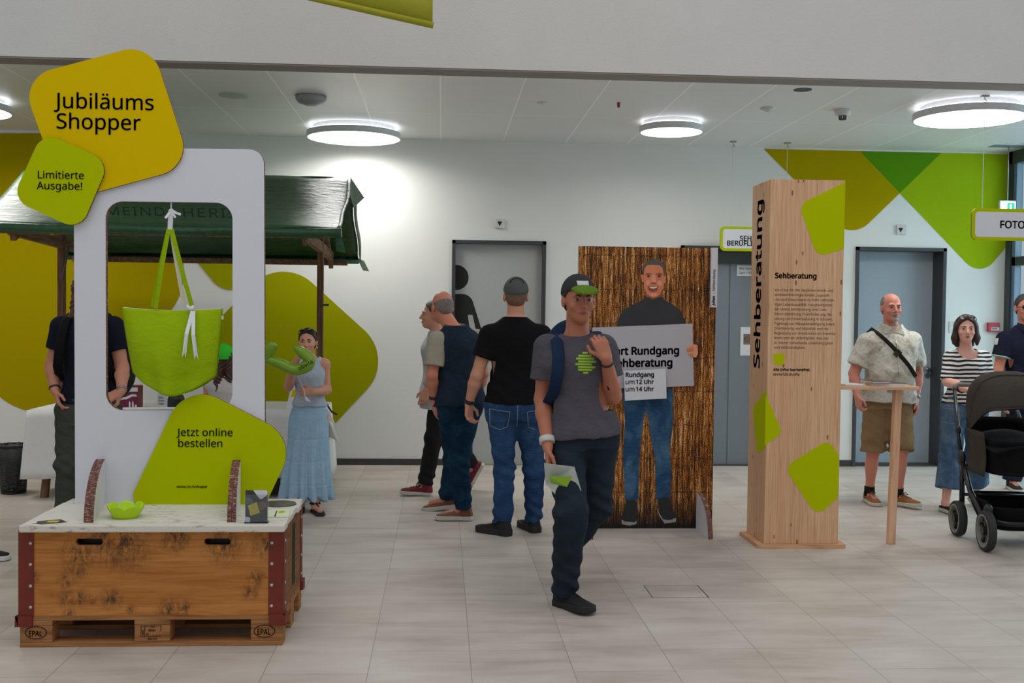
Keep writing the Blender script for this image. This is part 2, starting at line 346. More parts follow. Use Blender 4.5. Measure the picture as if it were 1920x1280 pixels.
def text(s, org, m, parent, name='lettering', width=None, size=.1, bold=0, face='front', spacing=1.0, line=1.0, align='LEFT', xs=1.0, th=.0012, skew=0):
    """raised lettering; org = left end of the first base line. face: front (-Y), up, left (-X, reading upwards), frontup (-Y, reading upwards)"""
    cu = bpy.data.curves.new('tmp', 'FONT'); cu.body = s; cu.size = 1; cu.font = font(0) or cu.font; cu.extrude = .0; cu.space_character = spacing; cu.space_line = line; cu.align_x = align
    to = bpy.data.objects.new('tmp', cu); COL.objects.link(to); bpy.context.view_layer.update()
    me = bpy.data.meshes.new_from_object(to.evaluated_get(bpy.context.evaluated_depsgraph_get()))
    bpy.data.objects.remove(to); bpy.data.curves.remove(cu); me.materials.clear()
    vs = np.zeros(len(me.vertices)*3); me.vertices.foreach_get('co', vs); vs = vs.reshape(-1, 3)
    if bold:                                               # heavier strokes: the same outline laid down again all round itself
        fs = [tuple(q.vertices) for q in me.polygons]; n0 = len(vs); ring = [(0, 0)]+[(bold*math.cos(a), bold*math.sin(a)) for a in np.arange(8)*math.pi/4]
        allv = np.concatenate([vs+np.array([dx, dy, 0]) for dx, dy in ring]); allf = [tuple(i+k*n0 for i in f) for k in range(len(ring)) for f in fs]
        bpy.data.meshes.remove(me); me = bpy.data.meshes.new(name); me.from_pydata(allv.tolist(), [], allf); vs = allv
    vs[:, 0] *= xs
    k = (width/(vs[:, 0].max()-vs[:, 0].min()) if width else size); x, y = vs[:, 0]*k, vs[:, 1]*k
    if width and align == 'LEFT': x = x - x.min()
    if skew: x, y = x*math.cos(skew)-y*math.sin(skew), x*math.sin(skew)+y*math.cos(skew)
    e = np.zeros_like(x); org = V(*org)
    if face == 'front': q = np.stack([org[0]+x, e+org[1], org[2]+y], 1)
    elif face == 'up': q = np.stack([org[0]+x, org[1]+y, e+org[2]], 1)
    elif face == 'left': q = np.stack([e+org[0], org[1]+y, org[2]+x], 1)
    elif face == 'frontup': q = np.stack([org[0]-y, e+org[1], org[2]+x], 1)
    o0 = origin_of(parent); me.vertices.foreach_set('co', (q-o0).ravel()); me.update(); me.name = name
    o = link(name, me, m, parent); so = o.modifiers.new('solid', 'SOLIDIFY'); so.thickness = th; so.offset = 0
    return o

# ------------------------------------------------------------------ the room
WY, CZ, RX, LX = 10.8, 3.28, 5.86, -7.2
struct(B('floor', (LX, -3, -.1), (9, WY+.3, 0), FLOORM))
DOORS = [(.094, 1.045, 2.28), (2.43, 3.36, 2.262), (4.262, 5.225, 2.278)]
holes = [[(a, -.001), (b, -.001), (b, z), (a, z)] for a, b, z in DOORS]
out = [(LX, 0), (DOORS[0][0], 0)]
for a, b, z in DOORS: out += ([(a, 0)] if a != DOORS[0][0] else []) + [(a, z), (b, z), (b, 0)]
out += [(RX+.02, 0), (RX+.02, CZ+.4), (LX, CZ+.4)]
struct(plate('wall_back', out, WY, .3, WHITE))
struct(B('wall_left', (LX-.2, 7.65, 0), (LX, WY+.3, CZ+.4), WHITE))  # unseen left end of the room, put here to block light
struct(B('ceiling', (LX, 7.85, CZ), (RX+.3, WY+.3, CZ+.1), CEILM))
# the tall plaster front over the opening, and its soffit
bm_ = MB(); n_ = 24
pr = [(LX + (9-LX)*i/n_, 7.655) for i in range(n_+1)]
struct(B('wall_upper', (LX, 7.655, CZ+.006), (9, 7.86, 6.4), BEAM))
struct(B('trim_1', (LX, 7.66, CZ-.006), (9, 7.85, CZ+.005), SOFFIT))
for i, (a, b) in enumerate(((LX, DOORS[0][0]), (DOORS[0][1], DOORS[1][0]), (DOORS[1][1], DOORS[2][0]), (DOORS[2][1], RX-.05))):
    struct(B('baseboard_back', (a, WY-.012, 0), (b, WY, .065), BASEB))
# doors
LEAF1 = plain('pale_grey_door', rgb(176, 179, 177), .5, var=.015); LEAF2 = plain('blue_grey_door', rgb(160, 172, 182), .5, var=.015)
LIFT = plain('slate_grey_door', rgb(122, 130, 138), .5, var=.02)
def door(n, a, b, z, leaf, rec, fw=.035):
    r = struct(thing('door_%d' % n, (a, WY, 0), None, None)); f = MB()
    f.box((a, WY-.02, 0), (a+fw, WY+.3, z)); f.box((b-fw, WY-.02, 0), (b, WY+.3, z)); f.box((a, WY-.02, z-fw), (b, WY+.3, z))
    f.build('door_frame', DARKF, r); B('door_leaf', (a+fw, WY+rec, .012), (b-fw, WY+rec+.05, z-fw), leaf, r)
    B('threshold', (a+fw, WY+.0, 0), (b-fw, WY+.3, .012), BASEB if n > 1 else plain('pale_threshold', rgb(140, 142, 112), .6), r); return r
d1 = door(1, *DOORS[0], LEAF1, .06); d2 = door(2, *DOORS[1], LIFT, .05); d3 = door(3, *DOORS[2], LEAF2, .22)
# door 1 carries half of a large black figure, cut off by the edge of the leaf
def clipx(pts, x0): return [(max(x, x0), z) for x, z in pts]
yp = WY+.058; x0 = DOORS[0][0]+.036
hc = at(855, 520, yp); hr = (at(876, 520, yp)-hc)[0]
circ = [(hc[0]+hr*1.13*math.cos(t), hc[2]+hr*1.13*math.sin(t)) for t in np.linspace(0, 2*math.pi, 48, endpoint=False)]
plate('figure_head', [p for p in clipx(circ, x0) if True], yp, .003, INK, d1)
body = fillet(pix([(851, 551), (882, 551), (910, 640), (898, 645), (886, 590), (877, 590), (886, 650), (886, 865), (851, 865)], yp), [0, .13, .03, .03, 0, 0, 0, 0, 0])
plate('figure_body', clipx(body, x0), yp, .003, INK, d1)
# lift-like grey door: dark lintel, split leaf, notices
B('lintel_panel', (2.47, WY+.02, 2.085), (3.32, WY+.05, 2.225), plain('dark_lintel', rgb(52, 60, 62), .5), d2)
B('seam', (2.955, WY+.047, .012), (2.965, WY+.05, 2.085), plain('dark_seam', rgb(92, 98, 104), .6), d2)
# door 3 lever handle and lock
h3 = at(1740, 693, WY+.21); hb = MB(); hb.lathe([(0, -.008), (.026, -.008), (.026, .0), (0, .0)], (h3[0], h3[1]+.006, h3[2]), 20, 'y')
hb.tube([(h3[0], h3[1], h3[2]), (h3[0], h3[1]-.05, h3[2]), (h3[0]-.03, h3[1]-.055, h3[2]), (h3[0]-.13, h3[1]-.055, h3[2]-.004)], .0095)
hb.build('door_handle', STEEL, d3, smooth=True)
MB().lathe([(0, -.008), (.026, -.008), (.026, .0), (0, .0)], (h3[0], h3[1]+.006, h3[2]-.062), 20, 'y').build('lock', STEEL, d3)
# right-hand glazing
WINF = plain('dark_window_frame', rgb(56, 66, 70), .45)
gl = NT('window_glass'); gl.set(rgb(235, 248, 250), .02); gl.b.inputs['Transmission Weight'].default_value = 1; gl.b.inputs['IOR'].default_value = 1.02
w1 = struct(thing('window_1', (RX, WY, 0), None, None)); fm = MB()
for y0, y1 in ((WY-.1, WY), (9.2, 9.3), (7.86, 7.98)): fm.box((RX, y0, 0), (RX+.12, y1, CZ))
fm.box((RX, 7.86, CZ-.13), (RX+.12, WY, CZ)); fm.box((RX, 7.86, 0), (RX+.12, WY, .08)); fm.box((RX+.02, 7.86, 2.1), (RX+.1, WY, 2.19))
fm.build('window_frame', WINF, w1); B('pane', (RX+.055, 7.9, .08), (RX+.061, WY-.05, CZ-.1), gl.m, w1)
B('inner_sash', (RX+.02, WY-.16, .08), (RX+.08, WY-.1, CZ-.13), plain('blue_grey_sash', rgb(110, 130, 150), .4), w1)
# something pale for the glass to look out on
struct(B('wall_opposite', (9.4, 5, -.1), (9.6, 16, 5), plain('pale_facade_across', rgb(196, 218, 224), .8)))
# wall paintings
def mural(name, pts, r, m, label, lift=.002):
    o = plate(name, fillet(pix(pts, WY), r, 14), WY-.002-lift, .002, m); return tag(o, label, 'wall painting', 'painted shapes on the back wall')
mural('painted_diamond', [(-28, 250), (110, 250), (398, 506), (82, 822), (-246, 510)], [.0, .0, .62, .62, .5], MUST, 'huge mustard yellow rounded diamond painted on the wall behind the market stall')
mural('painted_diamond', [(528, 478), (742, 672), (548, 880), (350, 660)], [.42, .42, .3, .3], OLIVE, 'olive green rounded diamond painted on the wall right of the stall pole')
mural('painted_diamond', [(352, 470), (352, 420), (520, 420), (520, 465), (432, 566)], [0, 0, 0, 0, .22], OLIVE, 'small lime diamond tip painted on the wall, seen below the green awning', .004)
mural('painted_triangle', [(1612, 283.2), (1765, 286.5), (1687, 362)], 0, GREENW, 'darker green triangle where two painted shapes cross, under the ceiling')
mural('painted_diamond', [(1432, 279), (1612, 283.2), (1687, 362), (1594, 452), (1530, 378)], [0, 0, 0, .42, 0], MUST, 'mustard painted shape on the wall behind the top of the wooden column')
mural('painted_diamond', [(1765, 286.5), (1889, 289.2), (1887, 462), (1838, 520), (1687, 362)], [0, 0, .16, .55, 0], LIMEW, 'bright lime painted shape on the wall beside the window corner')

# ------------------------------------------------------------------ ceiling fittings
def lamp(c, r, label):
    x, y, z = c; t = thing('ceiling_lamp', (x, y, z+.12), label, 'lamp', 'round ceiling lamps')
    MB().lathe([(r-.012, 0), (r, 0), (r, .055), (r-.02, .06), (0, .06)], (x, y, z), 72).build('housing', LAMPB, t, smooth=False)
    MB().lathe([(0, .001), (r-.012, .001), (r-.012, .004)], (x, y, z), 72).build('diffuser', LAMPM, t)
    MB().lathe([(0, .06), (r*.86, .06), (r*.86, CZ-z), (0, CZ-z)], (x, y, z), 48).build('ceiling_mount', LAMPB, t)
    MB().lathe([(r*.87, .0615), (r*.96, .0615), (r*.96, .064), (r*.87, .064)], (x, y, z), 72).build('uplight_ring', HALO, t)
    l = bpy.data.lights.new('lamp_light', 'AREA'); l.shape = 'DISK'; l.size = 2*r-.03; l.energy = 18.5*(r/.44)**2; l.color = (1, .985, .96); l.spread = math.radians(164)
    o = bpy.data.objects.new('lamp_light', l); COL.objects.link(o); o.parent = t; o.location = (0, 0, -.124)
lamp((-.845, 10.16, 3.17), .44, 'round flush ceiling lamp above the wall by the stall awning')
lamp((2.03, 9.48, 3.18), .285, 'smallest round ceiling lamp, over the gold curtain poster')
lamp((4.27, 8.47, 3.17), .44, 'large round ceiling lamp at the right, over the hanging sign')
lamp((-4.06, 9.2, 3.17), .44, 'round ceiling lamp cut off by the left edge of the photo')
def disc(name, u, v, prof, m, label, cat, z=CZ):
    p = flr(u, v, z); o = MB().lathe(prof, (p[0], p[1], z), 32).build(name, m, smooth=True); return tag(o, label, cat)
WPL = plain('white_plastic', rgb(206, 206, 204), .5); GPL = plain('grey_plastic', rgb(150, 152, 152), .5)
disc('access_point', 583, 180, [(0, -.075), (.05, -.075), (.06, -.068), (.1, -.055), (.122, -.03), (.125, -.004), (.112, 0)], GPL, 'grey dome shaped device on the ceiling left of the big lamp', 'ceiling device')
disc('ceiling_speaker', 438, 178, [(0, -.012), (.09, -.012), (.115, -.008), (.12, 0)], plain('pale_speaker_grille', rgb(186, 190, 182), .6), 'flat round speaker disc in the ceiling above the white board', 'speaker')
disc('motion_sensor', 1440, 202, [(0, -.035), (.02, -.034), (.04, -.018), (.062, -.012), (.062, 0)], WPL, 'small white domed motion sensor on the ceiling', 'sensor')
disc('recessed_downlight', 1505, 168, [(.0, -.002), (.066, -.002), (.07, -.003), (.07, 0)], BLACKP, 'black round opening of a recessed downlight in the ceiling', 'downlight')
disc('sprinkler_plate', 1017, 192, [(0, -.014), (.012, -.014), (.014, -.006), (.045, -.005), (.047, 0)], WPL, 'little white sprinkler cover plate in the middle of the ceiling', 'sprinkler')
disc('alarm_lamp', 1160, 192, [(0, -.04), (.011, -.04), (.012, -.012), (.014, -.01), (.014, 0)], plain('red_plastic', rgb(150, 20, 34), .4), 'tiny red indicator lamp hanging from the ceiling', 'indicator lamp')
p = flr(1580, 205, CZ); t = thing('smoke_detector', (p[0], p[1], CZ), 'white smoke detector with dark slotted cage near the big right lamp', 'smoke detector')
MB().lathe([(.062, 0), (.066, -.02), (.062, -.045), (.035, -.052), (0, -.052)], (p[0], p[1], CZ), 32).build('detector_base', WPL, t, smooth=True)
mb = MB()
for k in range(8): a = k*math.pi/4; mb.bar((p[0]+.03*math.cos(a), p[1]+.03*math.sin(a), CZ-.052), (p[0]+.026*math.cos(a), p[1]+.026*math.sin(a), CZ-.082), .01, .008, up=(math.cos(a), math.sin(a), 0))
mb.lathe([(0, -.088), (.03, -.086), (.03, -.08), (0, -.08)], (p[0], p[1], CZ), 20); mb.build('detector_cage', DARKG, t)
p = flr(1895, 274, CZ); tag(B('ceiling_vent', (p[0]-.2, p[1]-.07, CZ-.004), (p[0]+.25, p[1]+.07, CZ+.002), plain('vent_grey', rgb(120, 140, 146), .5)), 'narrow grey air vent in the ceiling by the window corner', 'air vent')

# ------------------------------------------------------------------ hanging signs
def hang_sign(xl, xr, zt, zb, Y, cords, label, lines):
    t = thing('hanging_sign', ((xl+xr)/2, Y, zb), label, 'sign', 'lime framed hanging signs'); rr = .045
    plate('sign_panel', fillet([(xl, zb), (xr, zb), (xr, zt), (xl, zt)], rr), Y, .018, LIME, t, edge=plain('sign_edge', rgb(150, 120, 40), .7))
    e = .026; plate('sign_face', fillet([(xl+e, zb+e), (xr-e, zb+e), (xr-e, zt-e), (xl+e, zt-e)], rr*.6), Y-.0015, .002, PRINTW, t)
    for x in cords:
        m = MB(); m.tube([(x, Y+.009, zt), (x, Y+.009, zt+.03), (x, Y+.009, CZ-.05)], .0024, 6); m.build('cord', plain('pale_cord', rgb(214, 212, 204), .8), t)
        m = MB(); m.box((x-.03, Y-.008, CZ-.014), (x+.03, Y+.026, CZ)); m.tube([(x, Y+.009, CZ-.014), (x, Y+.009, CZ-.03), (x+.014, Y+.009, CZ-.042), (x+.004, Y+.009, CZ-.058), (x-.008, Y+.009, CZ-.05)], .004, 6); m.build('ceiling_hook', GPL, t)
    for s, x, z, w in lines: text(s, (x, Y-.003, z), INK, t, width=w, bold=.018)
yA = 10.45; a = at(1351, 424, yA); b = at(1351, 470, yA)
x1 = at(1387, 450, yA)[0]; x2 = at(1363, 459, yA)[0]
hang_sign(a[0], 3.72, a[2], b[2], yA, (2.86, 3.41), 'lime bordered hanging sign partly hidden behind the wooden column', [('SEHBERATUNG', x1, at(1387, 451, yA)[2], 2.5*(3.13-x1)), ('BERUFLICHE ABKLÄRUNG', x2, at(1363, 460, yA)[2], 2.5*(3.13-x2))])
yB = 8.05; a = at(1823, 390, yB); b = at(1823, 450, yB); x1 = at(1875, 427, yB)
hang_sign(a[0], a[0]+.86, a[2], b[2], yB, (4.18, a[0]+.77), 'lime bordered hanging sign beginning FOTO at the right edge', [('FOTOBOX', x1[0], x1[2]-.001, .36)])

# ------------------------------------------------------------------ things on the wall
def wallbox(name, u0, v0, u1, v1, d, m, label, cat, bev=.004):
    a, b = at(u0, v0, WY), at(u1, v1, WY); t = thing(name, ((a[0]+b[0])/2, WY, b[2]), label, cat); B('panel', (a[0], WY-d, b[2]), (b[0], WY, a[2]), m, t, bevel=bev); return t, a, b
for (u, v), lab in (((937, 419), 'white square sign with black triangle above the toilet door'), ((1689, 431), 'white square sign with black triangle above the blue grey door')):
    t, a, b = wallbox('wall_sign', u-9, v-9, u+9, v+9, .02, WPL, lab, 'sign'); t['group'] = 'triangle signs over the doors'
    c = at(u, v, WY-.022); plate('triangle_mark', [(c[0]-.026, c[2]+.022), (c[0]+.026, c[2]+.022), (c[0], c[2]-.026)], WY-.0215, .002, INK, t)
t, a, b = wallbox('fire_alarm', 1850, 604.5, 1871, 622, .04, plain('alarm_red', rgb(186, 40, 62), .4), 'red fire alarm call point on the wall behind the striped shirt', 'fire alarm')
B('label_plate', (a[0]+.03, WY-.043, b[2]+.015), (b[0]-.008, WY-.04, b[2]+.048), WPL, t)
text('FEUER', (a[0]+.036, WY-.044, b[2]+.026), INK, t, width=.055, bold=.02)
t, a, b = wallbox('wall_notice', 1779, 602, 1797, 624, .008, WPL, 'small white notice plate on the wall beside the striped woman', 'notice')
t, a, b = wallbox('door_notice', 1384, 497, 1415, 517, .003, PRINTW, 'white notice with printed words at the top of the grey lift door', 'notice')
for k in t.children: k.location.y += .048
text('Wir fallen auf!\nSeit 1901', (at(1388, 505, WY)[0], WY+.044, at(1388, 505, WY)[2]), INK, t, size=.045)
t, a, b = wallbox('door_notice', 1391, 613, 1420, 667, .003, PRINTW, 'white printed sheet halfway up the grey lift door', 'notice')
for k in t.children: k.location.y += .048
q = at(1396, 646, WY); B('picture', (q[0], WY+.044, q[2]), (q[0]+.08, WY+.0455, q[2]+.11), plain('photo_brown', rgb(120, 96, 84), .6, var=.5, scale=40), t)
# lit exit sign seen over the hanging sign
pe = at(1890, 384, 10.35); t = thing('exit_sign', pe, 'lit green and white exit sign above the FOTO hanging sign', 'exit sign')
q0, q1 = at(1875, 392, 10.35), at(1905, 376, 10.35)
EXG = emit('exit_green', rgb(20, 150, 110), 1.6); EXW = emit('exit_white', (.92, 1, .98, 1), 3)
B('sign_box', (q0[0], 10.35, q0[2]-.02), (q1[0], 10.38, q1[2]), plain('exit_housing', rgb(210, 225, 225), .5), t)
B('lit_panel', (q0[0]+.008, 10.344, q0[2]-.015), (q1[0]-.008, 10.349, q1[2]-.018), EXW, t)
B('green_field', (q0[0]+.07, 10.34, q0[2]-.012), (q1[0]-.016, 10.343, q1[2]-.026), EXG, t)
B('white_door_mark', (q0[0]+.095, 10.336, q0[2]-.012), (q0[0]+.112, 10.339, q1[2]-.04), EXW, t)
m = MB(); m.tube([((q0[0]+q1[0])/2, 10.365, q1[2]), ((q0[0]+q1[0])/2, 10.365, CZ)], .006, 8); m.build('hanger', STEEL, t)
# green banner under the high ceiling
yb = 5.5; a = at(622, 0, yb); b = at(811, 43, yb)
t = thing('hanging_banner', (-.6, yb, 3.0), 'lime banner hanging above the opening, cut by the top edge', 'banner')
sl = (a[2]-b[2])/(b[0]-a[0]); L = 1.6
mb = MB(); mb.grid(lambda s, q: (b[0]-L*s, yb+.01*math.sin(5*s), b[2]+sl*L*s+q*1.4*(1) ), 16, 10)
mb.build('cloth', plain('lime_banner', rgb(172, 170, 44), .8), t, smooth=True, solid=.003)
mb = MB(); mb.tube([(b[0]+.004, yb, b[2]-.012), (b[0]-L, yb, b[2]-.012+sl*L)], .017, 12); mb.build('hem_rod', plain('lime_banner_hem', rgb(160, 156, 20), .7), t, smooth=True)
mb = MB(); mb.tube([(b[0]-.05, yb, b[2]+1.4), (b[0]-.05, yb, 6.2)], .003, 6); mb.build('cord', WPL, t)
# floor hatch
a = flr(1208, 1097); c = flr(1328, 1120); t = tag(MB().box((1.172, 5.745, -.01), (1.474, 6.0, .0008)).build('floor_hatch', FLOORM), 'small rectangular access hatch set flush in the floor tiles', 'floor hatch')
for s in (t,):
    fr = MB()
    for lo, hi in (((1.166, 5.739, -.01), (1.170, 6.006, .0006)), ((1.476, 5.739, -.01), (1.482, 6.006, .0006)), ((1.166, 6.002, -.01), (1.482, 6.005, .0006)), ((1.166, 5.739, -.01), (1.482, 5.742, .0006))): fr.box(lo, hi)
    fr.build('seam', plain('hatch_seam', rgb(70, 64, 58), .7), t)

# ------------------------------------------------------------------ pallet crate
CX0, CX1, CY0, CY1 = -1.905, -.722, 4.955, 5.62; ZP, ZC, ZL = .144, .54, .572
PAL = plank_mat('pallet_timber', [rgb(124, 80, 46), rgb(168, 116, 72), rgb(186, 134, 88)], 0, dirt=.5)
CRW = plank_mat('crate_timber', [rgb(166, 102, 46), rgb(200, 132, 68), rgb(214, 148, 84), rgb(120, 70, 32)], 0, plank=(2, .098), dirt=.85,
                spots=[(*(at(u, v, 4.955)-V(-1.3135, 5.2875, 0)), r) for u, v, r in ((190, 1012, .13), (232, 1020, .17), (150, 1040, .11), (140, 1070, .07), (122, 1090, .05), (128, 1122, .06), (152, 1120, .055), (208, 1122, .07), (172, 1124, .035), (316, 1142, .075), (345, 1140, .05), (480, 1084, .055), (470, 1110, .05), (64, 1080, .04), (130, 1150, .04), (246, 1142, .03), (420, 1020, .12), (500, 1020, .1), (330, 1006, .1))])
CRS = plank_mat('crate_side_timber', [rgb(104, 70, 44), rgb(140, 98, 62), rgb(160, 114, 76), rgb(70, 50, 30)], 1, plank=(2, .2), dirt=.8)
RUST = plain('red_steel_angle', rgb(118, 38, 18), .6, var=.12, scale=14); PWHITE = plank_mat('chipped_white_timber', [rgb(150, 110, 82), rgb(172, 150, 130), rgb(190, 180, 168)], 0, paint=rgb(222, 216, 204))
cr = thing('pallet_crate', ((CX0+CX1)/2, (CY0+CY1)/2, 0), 'wooden pallet crate with dark red steel corners under the white board', 'crate')
W3 = [(CX0, CX0+.145), ((CX0+CX1)/2-.08, (CX0+CX1)/2+.08), (CX1-.145, CX1)]; D3 = [(CY0, CY0+.1), ((CY0+CY1)/2-.06, (CY0+CY1)/2+.06), (CY1-.1, CY1)]
for y0, y1 in D3: B('bottom_board', (CX0, y0, 0), (CX1, y1, .022), PAL, cr, .003)
for x0, x1 in W3:
    for y0, y1 in D3: B('pallet_block', (x0, y0+.002, .022), (x1, y1-.002, .1), PAL, cr, .004)
    B('cross_board', (x0, CY0, .1), (x1, CY1, .122), PAL, cr, .003)
for k in range(5): y = CY0 + k*(CY1-CY0-.1)/4; B('deck_board', (CX0, y, .122), (CX1, y+.1, .144), PAL, cr, .003)
t_ = .02; slot = lambda cx: fillet([(cx-.06, .468), (cx+.06, .468), (cx+.06, .498), (cx-.06, .498)], .015, 6)
plate('front_panel', [(CX0, ZP), (CX1, ZP), (CX1, ZC), (CX0, ZC)], CY0, t_, CRW, cr, holes=[slot(-1.595), slot(-1.02)])
for s in cr.children:
    if s.name.startswith('front_panel'): fp = s
plate('back_panel', [(CX0, ZP), (CX1, ZP), (CX1, ZC), (CX0, ZC)], CY1-t_, t_, CRS, cr)
B('side_panel', (CX0, CY0+t_, ZP), (CX0+t_, CY1-t_, ZC), CRS, cr); B('side_panel', (CX1-t_, CY0+t_, ZP), (CX1, CY1-t_, ZC), CRS, cr)
B('inner_sheet', (CX0+.03, CY0+.06, ZP), (CX1-.03, CY0+.065, ZC), BLACKP, cr)  # thin black sheet just behind the front panel and its handle slots
for y in (5.27, 5.31): B('side_slat', (CX1-.001, y, .2), (CX1+.006, y+.016, .5), plain('dark_side_strip', rgb(52, 52, 42), .7), cr)
BOLT = plain('zinc_bolt', rgb(190, 190, 188), .35, .6)
for sx, X in ((1, CX0), (-1, CX1)):
    for sy, Y in ((1, CY0), (-1, CY1)):
        m = MB(); m.box(sorted_lo := (min(X-sx*.004, X+sx*.065), min(Y-sy*.004, Y), .142), (max(X-sx*.004, X+sx*.065), max(Y-sy*.004, Y), ZC-.002))
        m.box((min(X-sx*.004, X), min(Y-sy*.004, Y+sy*.065), .142), (max(X-sx*.004, X), max(Y-sy*.004, Y+sy*.065), ZC-.002))
        m.box((min(X-sx*.016, X+sx*.06), min(Y-sy*.016, Y+sy*.004), .098), (max(X-sx*.016, X+sx*.06), max(Y-sy*.016, Y+sy*.004), .146))
        m.box((min(X-sx*.016, X), min(Y-sy*.016, Y+sy*.06), .098), (max(X-sx*.016, X), max(Y-sy*.016, Y+sy*.06), .146))
        br = m.build('corner_angle', RUST, cr, bevel=.003)
        for z in (.185, .282, .381, .478):
            if sy > 0: MB().ball((X+sx*.05, Y-.004, z), (.008, .005, .008), 12, 8).build('bolt', BOLT, br, smooth=True)
            if sx < 0: MB().ball((X+.004, Y+sy*.05, z), (.005, .008, .008), 12, 8).build('bolt', BOLT, br, smooth=True)
# stamps burnt into the blocks
BURN = plain('burnt_stamp', rgb(46, 30, 18), .8, var=.2)
for x0, x1 in (W3[0], W3[2]):
    cx = (x0+x1)/2 + (.0 if x0 < -1.5 else -.01); cz = .067; ring = MB()
    ring.tube([(cx+.047*math.cos(a), CY0+.0015, cz+.028*math.sin(a)) for a in np.linspace(0, 2*math.pi, 40)], .0022, 6); r_ = ring.build('stamp_ring', BURN, cr, smooth=True)
    text('EPAL', (cx-.034, CY0+.0012, cz-.016), BURN, cr, name='stamp', size=.043, xs=.78, bold=.01)
cx = (CX0+CX1)/2
for s_, dx, dz, sz in (('CH', -.005, .0865, .016), ('30020', -.018, .07, .016), ('HT', -.028, .052, .015), ('020-2-01', -.02, .031, .015)): text(s_, (cx+dx, CY0+.0012, dz), BURN, cr, name='stamp', size=sz, xs=.9, bold=.01)
m = MB()
for a_, b_ in (((-.05, .095), (.04, .095)), ((-.05, .048), (.04, .048)), ((-.05, .048), (-.05, .095)), ((.04, .07), (.04, .095)), ((-.033, .048), (-.033, .095))): m.bar((cx+a_[0]-.001, CY0+.001, a_[1]), (cx+b_[0]+.001, CY0+.001, b_[1]), .0015, .002)
m.build('stamp_frame', BURN, cr); text('IPPC', (cx-.037, CY0+.0012, .054), BURN, cr, name='stamp', size=.014, face='frontup', bold=.01)
lid = thing('crate_lid', ((CX0+CX1)/2, CY0, ZC), 'chipped white painted plank lid lying on the pallet crate', 'lid')
nb = 6
for k in range(nb):
    y0 = 4.885 + k*.117; B('plank', (CX0+.02+RNG.uniform(-.004, .004), y0+.001, ZC), (CX1+.012+RNG.uniform(-.006, .006), y0+.115, ZL), PWHITE, lid, .005)

# ------------------------------------------------------------------ white display board with tags
BY = 5.43
def pt(u, v, Y=BY): q = at(u, v, Y); return (q[0], q[2])
bd = thing('display_board', (-1.35, BY, ZL), 'tall white cardboard board with window and lime and yellow tags on the crate', 'display board')
blq = pt(141, 945); brq = pt(495, 945)
fr_ = [(blq[0], ZL), (brq[0]+.005, ZL), pt(495, 280), pt(138, 276)]
wn = fillet([pt(199, 769), pt(436, 768), pt(436, 380), pt(198, 377)], .085, 10)
plate('board_panel', fillet(fr_, [0, 0, .075, .075]), BY, .032, PRINTW, bd, holes=[wn], edge=HONEY)
yt = plate('yellow_tag', fillet(pix([(38, 146), (283, 80), (358, 312), (122, 376)], BY-.016), .145, 12), BY-.016, .0155, YEL, bd, edge=HONEY); yt['label'] = 'yellow rounded tag with the words Jubiläums Shopper'
text('Jubiläums\nShopper', (at(101, 201, BY-.018)[0], BY-.018, at(101, 202, BY-.018)[2]), INK, yt, width=at(288, 201, BY-.018)[0]-at(101, 201, BY-.018)[0], bold=.004, line=.78)
st = plate('lime_tag', fillet(pix([(80, 247), (205, 303), (150, 432), (22, 374)], BY-.032), .085, 12), BY-.032, .0155, LIME, bd, edge=HONEY); st['label'] = 'small lime rounded tag with the words Limitierte Ausgabe'
text('Limitierte\nAusgabe!', (at(69, 334, BY-.034)[0], BY-.034, at(69, 334, BY-.034)[2]), INK, st, width=at(157, 334, BY-.034)[0]-at(69, 334, BY-.034)[0], bold=.002, line=.84)
gt = plate('big_lime_tag', fillet(pix([(340, 716), (552, 815), (496, 947), (247, 947), (247, 925)], BY-.016) if 0 else [*pix([(247, 930), (349, 716), (556, 822), (497, 947), (256, 947)], BY-.016)], [.06, .17, .17, 0, .0], 12), BY-.016, .0155, LIME, bd, edge=HONEY); gt['label'] = 'large lime rounded tag with the words Jetzt online bestellen'
text('Jetzt online\nbestellen', (at(331, 817, BY-.018)[0], BY-.018, at(331, 817, BY-.018)[2]), INK, gt, width=at(436, 817, BY-.018)[0]-at(331, 817, BY-.018)[0], bold=.002, line=.84)
text('obvita125.ch/shopper', (at(331, 915, BY-.018)[0], BY-.018, at(331, 914, BY-.018)[2]), INK, gt, width=at(389, 915, BY-.018)[0]-at(331, 915, BY-.018)[0], bold=.008)
# curved side fins that hold the board up
def fin(x, yf, h, th=.05, Yb=BY, shx=0, parent=None, z0=ZL):
    pts = [(yf, 0), (Yb, 0), (Yb, h)] + [(Yb-(Yb-yf)*math.sin(a), h*math.cos(a)) for a in np.linspace(.1, math.pi/2*.985, 14)]
    m = MB(); n = len(pts)
    for k in range(2):
        xa = x + k*th/2 + .001; xb = x + (k+1)*th/2 - .001
        vs = [(xx+shx*(p[0]-yf), p[0], z0+p[1]) for xx in (xa, xb) for p in pts]
        m.add(vs, [tuple(range(n)), tuple(range(2*n-1, n-1, -1))], 0); b = len(m.v)-2*n
        for i in range(n): j = (i+1) % n; m.f.append((b+i, b+n+i, b+n+j, b+j)); m.mi.append(1)
    return m.build('support_fin', [PRINTW, HONEY], parent)
fin(at(155, 979, 4.94)[0], 4.95, .225, .046, shx=-.2, parent=bd); fin(at(425, 979, 4.95)[0], 4.955, .225, .042, shx=-.14, parent=bd)

